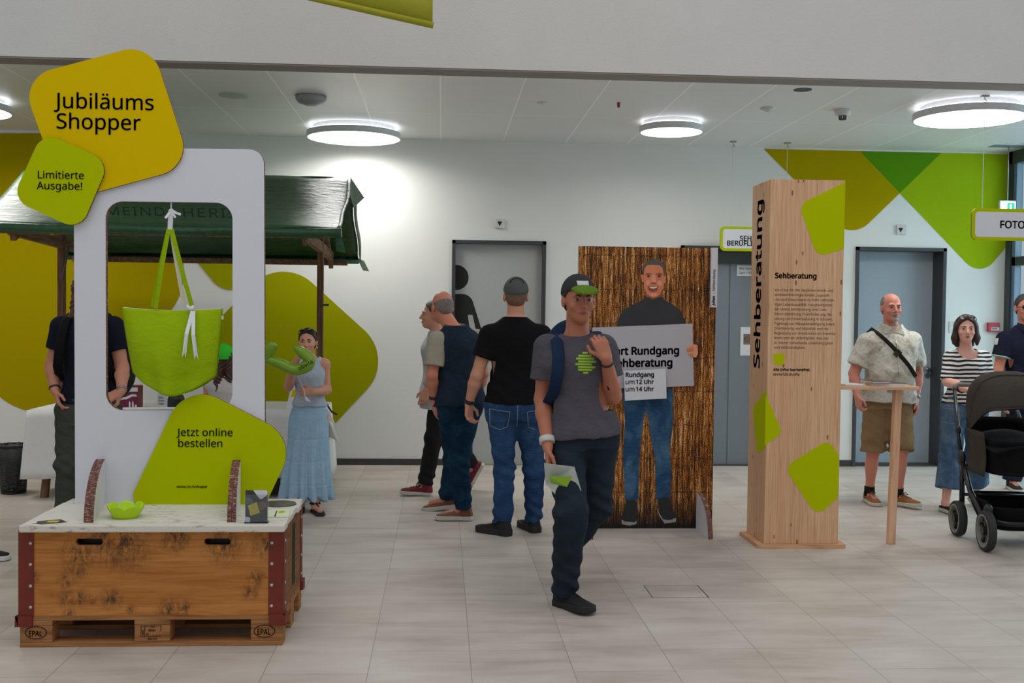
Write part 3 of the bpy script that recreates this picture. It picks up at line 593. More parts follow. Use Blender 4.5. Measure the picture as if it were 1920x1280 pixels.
# shopping bag hanging in the window
BAGM = cloth('lime_tarpaulin_fabric', rgb(150, 178, 8), .05, .3, 300); CREAM = cloth('cream_lining', rgb(222, 216, 196), .05, .2)
bag = thing('shopping_bag', at(322, 740, BY+.02), 'lime green shopper bag hanging in the window of the white board', 'bag')
bl, br2, bt, bb = at(228, 577, BY)[0], at(415, 580, BY)[0], at(300, 577, BY)[2], at(320, 741, BY)[2]
cxb = (bl+br2)/2
def bagf(side):
    def f(s, q):                                             # s across, q up; the bottom comes to a soft point, the body is pinched in below
        qq = 1-q; w = (br2-bl)/2*(1 - .17*qq**1.3) ; x = (2*s-1)
        low = bt - (bt-bb)*(1-.24*abs(x-.06)**1.5); z = low + (bt-low)*q - .012*(1-x*x)*q
        depth = .012+.085*math.sin(min(1, qq*1.25)*math.pi*.62)*(1-abs(x)**3.2)
        fold = .010*math.sin(9*x+2)*qq + .009*math.exp(-((x+.42-.25*qq)**2)/.02)*qq*2 - .012*math.exp(-((x-.5+.3*qq)**2)/.03)*qq*1.5
        return (cxb + x*w + .012*qq, BY+.02 + side*(depth + fold*(1-x*x)), z)
    return f
m = MB(); m.grid(bagf(-1), 36, 30); m.grid(bagf(1), 36, 30); m.build('bag_body', BAGM, bag, smooth=True, solid=.003)
m = MB(); m.grid(lambda s, q: (cxb+(2*s-1)*(br2-bl)/2*.985, BY+.02+(2*q-1)*.014, bt-.004-.012*(1-(2*s-1)**2)+.006*math.sin(math.pi*q)), 24, 4); m.build('lining', CREAM, bag, smooth=True)
top = at(319, 430, BY+.02); kn = at(321, 394, BY+.02)
def strap(uf, vf, dy, m, tw=.012, du=0):
    a = at(uf, vf, BY+.02+dy); b = V(top[0]+du, BY+.02+dy*.3, top[2]); pts = [a*(1-k)+b*k + V(0, -.01*math.sin(math.pi*k), 0) for k in np.linspace(0, 1, 8)]
    q = MB()
    for p0, p1 in zip(pts[:-1], pts[1:]): q.bar(p0, p1, tw, .003, up=(0, 1, 0))
    return q.build('handle', m, bag)
strap(292, 578, -.018, BAGM, .02, -.006); strap(285, 575, .014, BAGM, .014, -.012); strap(361, 578, -.018, BAGM, .022, .008); strap(346, 573, .014, CREAM, .02, .004)
RIB = cloth('white_ribbon', rgb(226, 226, 228), .03, .15)
m = MB(); m.bar(top-V(0, .004, .005), kn-V(0, .004, 0), .024, .004, up=(0, 1, 0)); m.tube([kn, at(321, 381, BY+.02)], .004, 8)
m.bar(kn, at(310, 409, BY), .012, .002, up=(0, 1, 0)); m.bar(kn, at(330, 399, BY), .014, .002, up=(0, 1, 0)); m.bar(at(330, 399, BY), at(339, 402, BY), .012, .002, up=(0, 1, 0)); m.bar(kn, at(329, 408, BY), .01, .002, up=(0, 1, 0)); m.ball(kn, (.012, .008, .009), 12, 8)
m.tube([at(321, 383, BY+.016), at(321, 377.5, BY+.016)], .003, 8)
rb = m.build('hanging_ribbon', RIB, bag)
k2 = at(357, 578, BY-.012); m = MB(); m.ball(k2, (.016, .008, .011), 12, 8)
for u, v in ((349, 573), (364, 574)): m.bar(k2, at(u, v, BY-.012), .016, .003, up=(0, 1, 0))
m.build('ribbon_knot', RIB, bag, smooth=True)
def tail(u0, v0, u1, v1, w):
    a, b = at(u0, v0, BY-.07), at(u1, v1, BY-.082); a = V(a[0], BY-.016, a[2]); d = (b-a); d /= np.linalg.norm(d); x = V(d[2], 0, -d[0]); mid = (a+b)/2+V(0, -.035, 0); y = V(0, -.001, 0)
    mb = MB(); mb.add([a-x*w/2, a+x*w/2, mid+x*w/2, mid-x*w/2, b+x*w/2+d*.006, b-d*.02, b-x*w/2+d*.006], [(0, 1, 2, 3), (3, 2, 4, 5), (3, 5, 6)]); return mb.build('ribbon_tail', RIB, bag, solid=.0015)
tail(356, 583, 345, 668, .019); t2_ = tail(358, 583, 368, 672, .019)
text('1/100', (at(362.6, 648, BY-.075)[0]+.004, BY-.0655, at(362.6, 648, BY-.075)[2]), INK, bag, size=.014, face='frontup', bold=.02)
lt = at(413, 594, BY); B('side_label', (lt[0]-.002, BY+.01, lt[2]-.012), (lt[0]+.014, BY+.012, lt[2]+.006), RIB, bag)

# things on the lid
FRUIT = plain('lime_silicone', rgb(188, 226, 0), .4, var=.02)
c = flr(226, 976, ZL); bw = thing('flower_bowl', (c[0], c[1]+.08, ZL), 'small lime bowl with a wavy petal rim on the crate lid', 'bowl')
c = V(c[0], c[1]+.08, ZL)
def bowl(rad, zt, inner):
    def f(s, q):
        a = 2*math.pi*s; pet = abs(math.cos(3.5*a))**.6; h = zt*(.66+.34*pet); r = rad*(.62+.38*q**.7)
        return (c[0]+r*math.cos(a), c[1]+r*math.sin(a), c[2]+.003+inner+(h-inner)*q)
    return f
m = MB(); m.grid(bowl(.082, .062, 0), 84, 8); m.lathe([(0, .001), (.052, .001), (.052, .004), (0, .004)], c, 40); m.build('bowl_shell', FRUIT, bw, smooth=True, solid=.005)
# acrylic holder with photo card
CLEAR = NT('clear_acrylic'); CLEAR.set(rgb(240, 244, 246), .05); CLEAR.b.inputs['Transmission Weight'].default_value = .95; CLEAR.b.inputs['IOR'].default_value = 1.1
c0 = flr(458, 981, ZL); y_ = c0[1]; wd = at(502, 981, y_)[0]-c0[0]; hh = at(458, 921, y_)[2]-ZL
hd = thing('brochure_holder', (c0[0]+wd/2, y_, ZL), 'clear acrylic holder with a dark photo card on the right of the lid', 'brochure holder')
m = MB(); m.box((c0[0], y_, ZL), (c0[0]+wd, y_+.003, ZL+hh*.9)); m.box((c0[0], y_+.02, ZL), (c0[0]+wd, y_+.023, ZL+hh*.98)); m.box((c0[0], y_, ZL), (c0[0]+wd, y_+.05, ZL+.004)); m.build('stand', CLEAR.m, hd)
CARD = NT('dark_photo_card'); nn = CARD.noise(CARD.obj((1, 1, 1)), 14, 4); CARD.set(CARD.ramp(nn, [(.35, rgb(30, 32, 30)), (.7, rgb(66, 70, 64))]), .35)
cards = thing('photo_card', (c0[0]+wd/2, y_+.01, ZL+.004), 'dark photo card with a yellow pouch standing in the acrylic holder', 'card')
cw = lambda pts: [(c0[0]+wd*x, ZL+.004+hh*z) for x, z in pts]
plate('card', cw([(.03, .0), (.97, .0), (.97, 1), (.03, 1)]), y_+.008, .003, CARD.m, cards)
plate('white_corner', fillet(cw([(.36, 1), (.97, 1), (.97, .86), (.68, .7)]), [0, .006, .004, .012]), y_+.0062, .001, PRINTW, cards)
plate('pouch', cw([(.12, .52), (.44, .62), (.52, .64), (.66, .3), (.24, .2), (.2, .36)]), y_+.0062, .001, plain('yellow_pouch', rgb(206, 186, 60), .5, var=.18, scale=60), cards)
plate('hand_print', fillet(cw([(.55, .62), (.8, .66), (.95, .58), (.9, .44), (.68, .36)]), .01), y_+.006, .001, plain('printed_hand', rgb(140, 84, 66), .5, var=.3, scale=50), cards)
plate('sleeve_print', fillet(cw([(.03, .78), (.2, .78), (.42, .66), (.3, .58), (.03, .58)]), .008), y_+.0061, .001, plain('printed_sleeve', rgb(96, 102, 100), .6, var=.15), cards)
plate('white_tab', fillet(cw([(.03, 0), (.24, 0), (.24, .15), (.03, .18)]), .006), y_+.0062, .001, PRINTW, cards)
# leaflets lying about
def leaflet(name, pxs, z, m, label, h=.002):
    pts = [flr(u, v, z)[:2] for u, v in pxs]; o = plate(name, pts, 0, h, m, plane='xy', z=z); return tag(o, label, 'leaflet')
l1 = thing('leaflet', flr(95, 979, ZL), 'dark photo leaflet lying near the left front corner of the lid', 'leaflet')
plate('sheet', [flr(u, v, ZL)[:2] for u, v in ((62, 981), (66, 978), (114, 974), (125, 979), (78, 983))], 0, .002, CARD.m, l1, plane='xy', z=ZL+.0005)
plate('print', [flr(u, v, ZL)[:2] for u, v in ((86, 980), (92, 977), (112, 977), (108, 980))], 0, .0008, plain('yellow_pouch', rgb(206, 186, 60)), l1, plane='xy', z=ZL+.0026)
plate('white_edge', [flr(u, v, ZL)[:2] for u, v in ((60, 981.5), (64, 978), (70, 978), (68, 982))], 0, .0008, PRINTW, l1, plane='xy', z=ZL+.0027)
fan = MB(); fc = flr(518, 948, ZL)
l2 = thing('leaflet_fan', (fc[0], fc[1], ZL), 'fanned dark printed discs of leaflets at the back right of the lid', 'leaflets')
fan.lathe([(0, .002), (.085, .002), (.085, .008), (.04, .012), (0, .014)], (fc[0]+.01, fc[1]+.03, ZL), 18); fan.build('discs', plain('dark_green_leaflet', rgb(74, 76, 58), .4, var=.4, scale=60), l2)
m = MB(); m.lathe([(0, .0005), (.09, .0005), (.09, .002), (0, .002)], (fc[0]+.0, fc[1]-.0, ZL), 18); m.build('white_disc', PRINTW, l2)
l3 = thing('leaflet', flr(525, 965, ZL), 'white leaflet with a lime oval at the right edge of the lid', 'leaflet')
plate('sheet', [flr(u, v, ZL)[:2] for u, v in ((500, 970), (541, 970), (546, 955), (503, 957))], 0, .003, plain('pale_lime_paper', rgb(222, 228, 196), .6), l3, plane='xy', z=ZL+.001)
oc = flr(528, 961, ZL); plate('lime_oval', [(oc[0]+.016*math.cos(a), oc[1]+.03*math.sin(a)) for a in np.linspace(0, 6.28, 24)[:-1]], 0, .0006, LIME, l3, plane='xy', z=ZL+.0041)
plate('black_bar', [flr(u, v, ZL)[:2] for u, v in ((514, 970), (516.5, 970), (520, 959), (518, 959))], 0, .0006, INK, l3, plane='xy', z=ZL+.0041)

# ------------------------------------------------------------------ market stall
OLDW = plank_mat('weathered_pole_wood', [rgb(70, 48, 34), rgb(106, 76, 54), rgb(134, 104, 80)], 2); OLDX = plank_mat('weathered_rail_wood', [rgb(78, 54, 38), rgb(120, 90, 66), rgb(150, 122, 98)], 1)
SX0, SX1 = -3.54, -.80
sa = thing('market_stall', ((SX0+SX1)/2, 9.3, 0), 'wooden market stall frame with a green tarpaulin roof behind the white board', 'market stall')
FY, FZ, GY, GZ, KY, KZ = 8.2, 2.175, 9.3, 2.70, 10.3, 2.05        # front edge, ridge, back edge
def slope(ya, za, yb, zb, x0, x1, sag, droop):
    def f(s, q):
        x = x0+(x1-x0)*s; w = .012*math.sin(7*s+3*q)*math.sin(math.pi*q) + .006*math.sin(23*s+9*q)
        e = max(0, (s-.9)/.1)
        return (x - .0*q + .007*math.sin(11*q)*e*e, ya+(yb-ya)*q, za+(zb-za)*q - sag*math.sin(math.pi*q)*(1+.0*s) + w*.6 - droop*e*e*math.sin(math.pi*q)*.5)
    return f
m = MB(); m.grid(slope(FY, FZ, GY, GZ, SX0, SX1, .05, .05), 60, 16); m.build('roof_front', TARP, sa, smooth=True, solid=.004)
m = MB(); m.grid(slope(GY, GZ, KY, KZ, SX0, SX1, .05, .0), 60, 16); m.build('roof_back', TARP, sa, smooth=True, solid=.004)
m = MB(); m.tube([(SX0+(SX1+.03-SX0)*k/20, FY-.005, FZ-.035+.004*math.sin(k)) for k in range(21)], .036, 14); m.build('front_roll', TARP, sa, smooth=True)
m = MB(); m.tube([(SX0, KY, KZ-.02), (SX1+.0, KY, KZ-.02)], .03, 12); m.build('back_roll', TARP, sa, smooth=True)
# hems and flaps of the open gable on the right
HEM = plain('pale_green_hem', rgb(120, 136, 118), .5)
m = MB(); m.tube([slope(GY, GZ, KY, KZ, SX0, SX1+.02, .05, 0)(1, q) for q in np.linspace(.22, 1, 10)], [.03, .045, .04, .042, .038, .042, .04, .036, .034, .02], 8, flat=.35); m.build('gable_hem', HEM, sa, smooth=True)
m = MB(); m.tube([slope(FY, FZ, GY, GZ, SX0, SX1, .05, .05)(1, q) for q in np.linspace(0, 1, 12)], [.012]*12, 8); m.build('gable_hem', TARP, sa, smooth=True)
g0 = V(SX1, GY, GZ); m = MB(); m.add([g0, g0+V(.095, .3, -.14), g0+V(.02, .1, -.25), g0+V(-.01, -.1, -.12)], [(0, 1, 2, 3)]); m.build('corner_flap', TARP, sa, solid=.004)
e0 = V(SX1, FY, FZ-.03); m = MB(); m.add([e0+V(-.02, 0, 0), e0+V(.02, .02, .0), e0+V(.06, .05, -.15), e0+V(-.01, .03, -.14)], [(0, 1, 2, 3)]); m.build('corner_flap', TARP, sa, solid=.004)
e1 = V(SX1+.01, KY, KZ-.02); m = MB(); m.add([e1+V(-.03, 0, .03), e1+V(.04, 0, .0), e1+V(.09, .0, -.1), e1+V(.03, 0, -.09)], [(0, 1, 2, 3)]); m.build('corner_flap', HEM, sa, solid=.004)
for x in (-3.225, -1.05):
    MB().box((x-.026, 9.26, 0), (x+.026, 9.33, 2.64)).build('pole', OLDW, sa, bevel=.004)
    r_ = MB(); r_.bar((x, FY+.02, 2.13), (x, KY-.12, 2.06), .045, .085); rr = r_.build('rail', OLDX, sa)
    m = MB(); m.tube([(x, 9.3, 2.12), (x, 9.25, 2.12)], .03, 10); m.tube([(x-.04, KY-.14, 2.03), (x+.14, KY-.14, 2.03)], .02, 10); m.build('rail_end', DARKF, rr)
    m = MB(); m.bar((x, FY+.06, 2.07), (x, GY, 2.5), .04, .05); m.bar((x, KY-.12, 1.97), (x, GY, 2.5), .04, .05); m.build('rafter', OLDX, sa)
    m = MB(); m.tube([(x+.08, 9.24, 1.6 if x > -2 else 2.08), (x+.02, 9.25, 1.6 if x > -2 else 1.78)], .009, 8); m.build('brace_pin', DARKF, sa)
for y, z in ((FY+.02, 2.12), (GY, 2.58), (KY-.1, 2.0)): MB().box((SX0+.1, y-.025, z-.02), (SX1-.1, y+.025, z+.03)).build('purlin', OLDX, sa)
# raised words along the awning
def on_roof(s, x, q, wd): 
    o = text(s, (0, 0, 0), plain('dark_green_print', rgb(22, 56, 32), .45), sa, width=wd, xs=1.35, th=.002, spacing=1.1)
    o.rotation_euler = (math.atan2(GZ-FZ, GY-FY), 0, 0); z = slope(FY, FZ, GY, GZ, SX0, SX1, .05, .05)((x-SX0)/(SX1-SX0), q); b = origin_of(sa)
    me = o.data; vs = np.zeros(len(me.vertices)*3); me.vertices.foreach_get('co', vs); vs = vs.reshape(-1, 3)+b; me.vertices.foreach_set('co', vs.ravel())
    o.location = (x-b[0], z[1]-.014-b[1], z[2]+.03-b[2]); return o
on_roof('GEMEINDE', -2.74, .13, .7); on_roof('HERISAU', -1.98, .13, .6)
# trestle table under white paper
PAPER = plain('white_table_paper', rgb(226, 224, 220), .75, var=.02, bump=.25, bscale=12)
tt = thing('trestle_table', (-2.2, 9.25, 0), 'wooden trestle table of the market stall under white paper', 'table')
TX0, TX1, TY0, TY1, TZ = -3.30, -1.02, 8.86, 9.74, .72
B('tabletop', (TX0, TY0, TZ-.03), (TX1, TY1, TZ), OLDX, tt)
for x in (TX0+.14, TX1-.06):
    for y in (TY0+.06, TY1-.06): m = MB(); m.bar((x, y, TZ-.03), (x-.06 if x < -2 else x+.03, y+(-.03 if y < 9.2 else .03), 0), .055, .045, up=(0, 1, 0)); m.build('leg', OLDW, tt)
B('shelf_box', (-1.72, 9.0, 0), (-1.15, 9.5, .3), plain('dark_crate_wood', rgb(70, 54, 42), .8, var=.2), tt)
pc = thing('table_paper', (-2.2, 9.25, TZ), 'creased white paper cover hanging over the trestle table', 'table cover')
wob = lambda s, a: .012*math.sin(9*s+a) + .008*math.sin(23*s+2*a)
m = MB(); m.box((TX0-.02, TY0-.02, TZ), (TX1+.02, TY1+.02, TZ+.004)); m.build('top_sheet', PAPER, pc)
m = MB(); m.grid(lambda s, q: (TX0-.04+(TX1-TX0+.08)*s - (.05 if s < .02 else 0)*(1-q), TY0-.025+wob(6*s, 1)*(1-q)-.03*(1-q), .16+.03*math.sin(3*s)+(TZ-.16)*q), 60, 8); m.build('front_drop', PAPER, pc, smooth=True, solid=.002)
m = MB(); m.grid(lambda s, q: (TX1+.025+wob(2*s, 2)*(1-q)+.05*(1-q), TY0-.02+(TY1-TY0+.04)*s, .1+(TZ-.1)*q), 24, 8); m.build('side_drop', PAPER, pc, smooth=True, solid=.002)
m = MB(); m.grid(lambda s, q: (TX0-.025-.03*(1-q)+wob(2*s, 3)*(1-q), TY0-.02+(TY1-TY0+.04)*s, .2+(TZ-.2)*q), 24, 8); m.build('side_drop', PAPER, pc, smooth=True, solid=.002)
def curl(u0, v0, u1, v1, Y, r):                       # loose paper ends curling off the table edge
    a, b = at(u0, v0, Y), at(u1, v1, Y); h = a[2]-b[2]
    return lambda s, q: (a[0]+(b[0]-a[0])*(.35+.65*q)*s + .03*math.sin(3*s)*q, Y - r*math.sin(2.4*s)*(.6+.6*q) - .04*q, a[2]-h*q*(.75+.25*s) - .05*s*s)
m = MB(); m.grid(curl(606, 756, 634, 792, 9.3, .05), 12, 10); m.build('torn_curl', PAPER, pc, smooth=True, solid=.002)
m = MB(); m.grid(curl(612, 784, 642, 826, 9.45, .07), 12, 10); m.build('torn_curl', plain('grey_white_paper', rgb(206, 202, 196), .75), pc, smooth=True, solid=.002)
m = MB(); m.tube([at(606, 757, 9.2), at(612, 756, 9.2), at(616, 763, 9.2), at(622, 772, 9.2), at(632, 777, 9.2)], .008, 8); m.build('edge_band', DARKG, pc, smooth=True)
# goods on the stall table
MAR = plain('maroon_packaging', rgb(112, 18, 50), .45, var=.08); yb = 9.0; a, b = at(203, 723, yb), at(259, 768, yb)
bx = thing('product_box', ((a[0]+b[0])/2, yb, TZ+.004), 'maroon product box with a white hand tool printed on it on the stall table', 'box')
B('carton', (a[0]-.06, yb, TZ+.004), (b[0], yb+.14, a[2]), MAR, bx)
def on_box(name, pxs, m, r=0): return plate(name, fillet(pix(pxs, yb-.001), r) if r else pix(pxs, yb-.001), yb-.0015, .0012, m, bx)
on_box('price_label', [(241, 726), (258, 726), (258, 734), (241, 734)], PRINTW)
on_box('tool_print', [(204, 750), (214, 746), (236, 744), (246, 739), (254, 739), (259, 743), (248, 743), (238, 748), (214, 751)], PRINTW, .01)
for u in (243, 249): on_box('bottle_print', [(u-1.5, 764), (u+1.5, 764), (u+1.5, 755), (u, 751), (u-1.5, 755)], PRINTW)
on_box('cap_print', [(252, 760), (256, 758), (257, 764), (254, 764)], PRINTW)
text('Easy', at(206, 730, yb-.003), PRINTW, bx, size=.03)
yb = 8.95; a, b = at(312, 742, yb), at(342, 768, yb); rd = (b[0]-a[0])/2
vs_ = thing('dark_canister', ((a[0]+b[0])/2, yb+.06, TZ+.004), 'black tapered canister with white dots on the stall table', 'canister')
MB().lathe([(0, 0), (rd*1.1, 0), (rd*1.05, .08), (rd*.86, a[2]-TZ), (rd*.8, a[2]-TZ), (rd*.8, a[2]-TZ-.02), (0, a[2]-TZ-.02)], ((a[0]+b[0])/2, yb+.06, TZ+.004), 32).build('canister_body', BLACKP, vs_, smooth=False)
for k in range(9):
    u, v = 322+3.3*(k % 4)+(k // 4), 749+3.4*(k // 4)
    if k not in (2, 5): q = at(u, v, yb-.002); MB().ball((q[0], yb+.06-math.sqrt(max(.0001, (rd*.97)**2-(q[0]-(a[0]+b[0])/2)**2)), q[2]), .005, 8, 6).build('white_dot', PRINTW, vs_)
yb = 9.3; a, b = at(295, 738, yb), at(310, 762, yb)
sh = thing('notice_stand', ((a[0]+b[0])/2, yb, TZ+.004), 'white printed sheet standing beside the black canister on the stall table', 'notice'); B('sheet', (a[0], yb, TZ+.004), (b[0]+.03, yb+.004, a[2]), PRINTW, sh)
text('Info\nPreis\nListe', (a[0]+.01, yb-.002, a[2]-.04), INK, sh, size=.026)
yb = 9.05; tc = thing('table_card', at(541, 755, yb), 'folded white and yellow table card on the stall table left of the girl', 'card'); tc.location.z = TZ+.004
a = at(536, 757, yb); m = MB(); m.add([(a[0], yb, TZ+.004), (a[0]+.1, yb, TZ+.004), (a[0]+.1, yb+.05, TZ+.24), (a[0]+.05, yb+.05, TZ+.24)], [(0, 1, 2, 3)]); m.build('card_front', PRINTW, tc, solid=.003)
m = MB(); m.add([(a[0], yb+.1, TZ+.004), (a[0]+.1, yb+.1, TZ+.004), (a[0]+.1, yb+.052, TZ+.24), (a[0]+.05, yb+.052, TZ+.24)], [(0, 1, 2, 3)]); m.build('card_back', PRINTW, tc, solid=.003)
m = MB(); m.add([(a[0]+.04, yb+.018, TZ+.1), (a[0]+.1, yb+.018, TZ+.1), (a[0]+.1, yb+.03, TZ+.16), (a[0]+.05, yb+.03, TZ+.16)], [(0, 1, 2, 3)]); m.build('yellow_print', YEL, tc, solid=.002)
# wire mesh bin
bn = thing('waste_bin', (-3.555, 9.12, 0), 'dark wire mesh waste bin with a clear liner beside the stall table', 'waste bin'); bc = (-3.555, 9.12, 0)
MESH = NT('dark_wire_mesh'); MESH.set(rgb(46, 48, 46), .5, .4); cc = MESH.obj((1, 1, 1)); ss = MESH.nd('SeparateXYZ', {0: cc})
wv = MESH.math('GREATER_THAN', MESH.math('FRACT', MESH.math('MULTIPLY', ss.outputs[2], 90)), .45); MESH.set(**{'Alpha': MESH.math('MAXIMUM', wv, .35)})
MB().lathe([(.098, .0), (.122, .4)], bc, 40).build('mesh_body', MESH.m, bn, smooth=True, solid=.002)
m = MB(); m.lathe([(.0, .004), (.1, .004), (.1, .03), (.094, .03)], bc, 40); m.build('bin_base', BLACKP, bn); m = MB(); m.tube([(bc[0]+.123*math.cos(a), bc[1]+.123*math.sin(a), .4) for a in np.linspace(0, 2*math.pi, 41)], .008, 8); m.build('rim', DARKG, bn, smooth=True)
MB().grid(lambda s, q: (bc[0]+(.092+.024*q+.005*math.sin(14*s*6.28))*math.cos(6.2832*s), bc[1]+(.092+.024*q+.005*math.sin(14*s*6.28))*math.sin(6.2832*s), (.03+.375*q)+.012*math.sin(9*6.28*s)*q), 70, 8).build('bin_liner', CLEAR.m, bn, smooth=True, solid=.001)

# ------------------------------------------------------------------ gold curtain poster board
PY = 7.62; GOLD = curtain_mat()
pb = thing('poster_board', (1.47, PY, 0), 'life size cardboard photo board of a man before a gold tinsel curtain', 'poster board')
P = lambda pts: pix(pts, PY)
PX0, PX1, PZ = at(1085, 460, PY)[0], at(1344, 464, PY)[0], at(1085, 461, PY)[2]
plate('board_panel', [(PX0, .0), (PX1, .0), (PX1, PZ), (PX0, PZ)], PY, .03, GOLD, pb, edge=plain('white_board_edge', rgb(200, 196, 190), .7))
for c_ in pb.children:                                     # centre the print's coordinates on the board
    c_.data.transform(Matrix.Translation((0, 0, -1.02))); c_.location.z += 1.02
lay = [0]
def pr_(name, pts, m, r=0.0, lab=None):
    lay[0] += 1; o = plate(name, fillet(P(pts), r, 6) if r else P(pts), PY-.0008*lay[0], .0008*lay[0]+.0002, m, pb); return o
PJ = denim('printed_jeans', rgb(46, 78, 112), rgb(92, 128, 156), .9); PSW = plain('printed_black_sweater', rgb(46, 46, 50), .6, var=.15, scale=8)
PSK = plain('printed_skin', rgb(222, 132, 90), .5, var=.12, scale=16); PSKL = plain('printed_skin_light', rgb(238, 158, 118), .5, var=.06, scale=16); PSKD = plain('printed_skin_dark', rgb(160, 82, 54), .5, var=.08)
PHR = plain('printed_grey_hair', rgb(92, 86, 80), .7, var=.45, scale=120); PSH = plain('printed_black_shoe', rgb(26, 26, 28), .5, var=.3, scale=30)
pr_('printed_jeans', [(1166, 728), (1262, 728), (1262, 790), (1256, 840), (1259, 890), (1255, 938), (1230, 938), (1228, 860), (1214, 780), (1209, 770), (1205, 800), (1199, 850), (1197, 938), (1172, 938), (1168, 850), (1172, 790)], PJ, .02)
for pts in ([(1174, 938), (1194, 936), (1196, 960), (1193, 980), (1180, 984), (1166, 982), (1165, 972)], [(1232, 934), (1252, 931), (1260, 950), (1268, 970), (1262, 978), (1246, 980), (1240, 966)]):
    pr_('printed_shoe', pts, PSH, .03)
for pts in ([(1165, 972), (1170, 977), (1190, 979), (1194, 974), (1193, 982), (1180, 985), (1166, 982)], [(1229, 948), (1234, 958), (1243, 973), (1255, 975), (1268, 970), (1267, 978), (1246, 981), (1237, 968)]): pr_('printed_sole', pts, plain('printed_sole', rgb(150, 150, 150), .5), .004)
pr_('printed_sweater', [(1155, 625), (1158, 600), (1168, 582), (1186, 571), (1206, 562), (1211, 551), (1240, 551), (1244, 562), (1262, 571), (1276, 582), (1284, 600), (1287, 625)], PSW, .04)
pr_('printed_neck', [(1209, 545), (1210, 555), (1224, 561), (1240, 555), (1241, 545)], PSKD, .01)
pr_('printed_ear', [(1201, 515), (1206, 514), (1208, 528), (1204, 530)], PSK, .008); pr_('printed_ear', [(1245, 516), (1249, 517), (1247, 531), (1243, 531)], PSK, .008)
pr_('printed_hair', [(1205, 522), (1205, 502), (1211, 491), (1223, 485.5), (1236, 487), (1245, 497), (1246, 521)], PHR, .035)
pr_('printed_face', [(1206.5, 520), (1208, 503), (1214, 496), (1234, 496), (1242, 502), (1244.5, 520), (1243.5, 538), (1237, 552), (1229, 557.5), (1221, 557.5), (1212, 551), (1207, 538)], PSK, .03)
pr_('printed_fringe', [(1211, 499), (1216, 492), (1232, 491), (1241, 498), (1232, 496.5), (1222, 496), (1217, 495)], PHR, .01)
pr_('printed_cheek', [(1210, 526), (1219, 524), (1219, 534), (1211, 536)], PSKL, .02); pr_('printed_cheek', [(1233, 525), (1241, 527), (1240, 537), (1232, 535)], PSKL, .02); pr_('printed_chin', [(1218, 549), (1232, 549), (1229, 556), (1221, 556)], PSKL, .02)
pr_('printed_nose', [(1223.5, 515), (1227.5, 515), (1230, 529), (1226, 531.5), (1219.5, 529)], PSKL, .008); pr_('printed_nostril', [(1220, 529), (1230, 529.5), (1228, 532), (1222, 531.7)], PSKD, .003)
for u in (1215.5, 1235.5):
    pr_('printed_eyebrow', [(u-5.5, 513.5), (u-1, 511.5), (u+5.5, 513), (u+5, 514.5), (u-1, 513.2), (u-5, 515)], PSKD); pr_('printed_eye', [(u-4, 517.6), (u, 515.6), (u+4, 517.4), (u, 519.4)], plain('printed_dark_eye', rgb(50, 30, 26), .5), .004)
pr_('printed_lips', [(1213, 536.5), (1224, 538), (1234.5, 537), (1231, 543.5), (1224, 546), (1217, 543.5)], plain('printed_lips', rgb(150, 62, 56), .5), .006); pr_('printed_teeth', [(1215.5, 537.3), (1224, 538.2), (1232.5, 537.5), (1229, 540.2), (1224, 541), (1219, 540.2)], plain('printed_teeth', rgb(236, 228, 220), .4), .004)
pr_('printed_placard', [(1110, 614), (1297, 606.5), (1300, 723), (1113, 729)], plain('printed_grey_placard', rgb(190, 186, 192), .6, var=.01), 0)
def ptext(s, u, v, w, bold, sk): lay[0] += 1; return text(s, at(u, v, PY-.0008*lay[0]-.001) , INK, pb, width=w, bold=bold, skew=sk)
sc_ = PY/FPX; ptext('Start Rundgang', 1136, 665, 140*sc_, .03, .022); ptext('Sehberatung', 1146, 687.5, 117*sc_, .03, .022)
lay[0] += 1
for k, pts in enumerate(([(1286, 648), (1304, 645.5), (1306, 650), (1289, 653)], [(1285, 653.5), (1305, 651), (1306, 656), (1287, 659)], [(1287, 659.5), (1305, 657), (1305, 662), (1290, 664.5)], [(1291, 665), (1304, 662.5), (1303, 668), (1295, 670)], [(1298, 645), (1306, 646), (1307, 662), (1303, 671), (1299, 668)])): pr_('printed_finger' if k < 4 else 'printed_hand', pts, PSK if k % 2 else PSKL, .01)
pr_('printed_name_strip', [(1332, 464.5), (1344.5, 464.5), (1342.6, 576), (1331, 576)], PRINTW, 0)
lay[0] += 1; nm = at(1340, 573, PY-.0008*lay[0]-.001); text('Julian', nm, INK, pb, width=18*sc_*1.02, bold=.03, face='frontup'); 
o = pb.children[-1]
text('– Sehberatung', (nm[0], nm[1], nm[2]+23*sc_), INK, pb, width=45*sc_, bold=.0, face='frontup')
for u in (1106, 1331):
    x = at(u, 1010, 7.22)[0]; fin(x-.01, 7.235, .27, .036, Yb=PY-.03, parent=pb, z0=0)
ns = tag(plate('notice_sheet', P([(1167, 694), (1245, 690.5), (1246.5, 745.5), (1169, 749.5)]), PY-.062, .0015, PRINTW), 'white sheet with tour times fixed over the lower edge of the placard', 'notice')
nroot = ns
for i, (s_, v, w, bo) in enumerate((('Rundgang', 706.5, 54, .028), ('um', 720, 17, .008), ('um', 733.5, 17, .008))): text(s_, at(1173, v, PY-.064), INK, ns, width=w*sc_, bold=bo, skew=.018)
for v, s_ in ((719.6, '12 Uhr'), (733, '14 Uhr')): text(s_, at(1192.5, v, PY-.064), INK, ns, width=34*sc_, bold=.026, skew=.018)

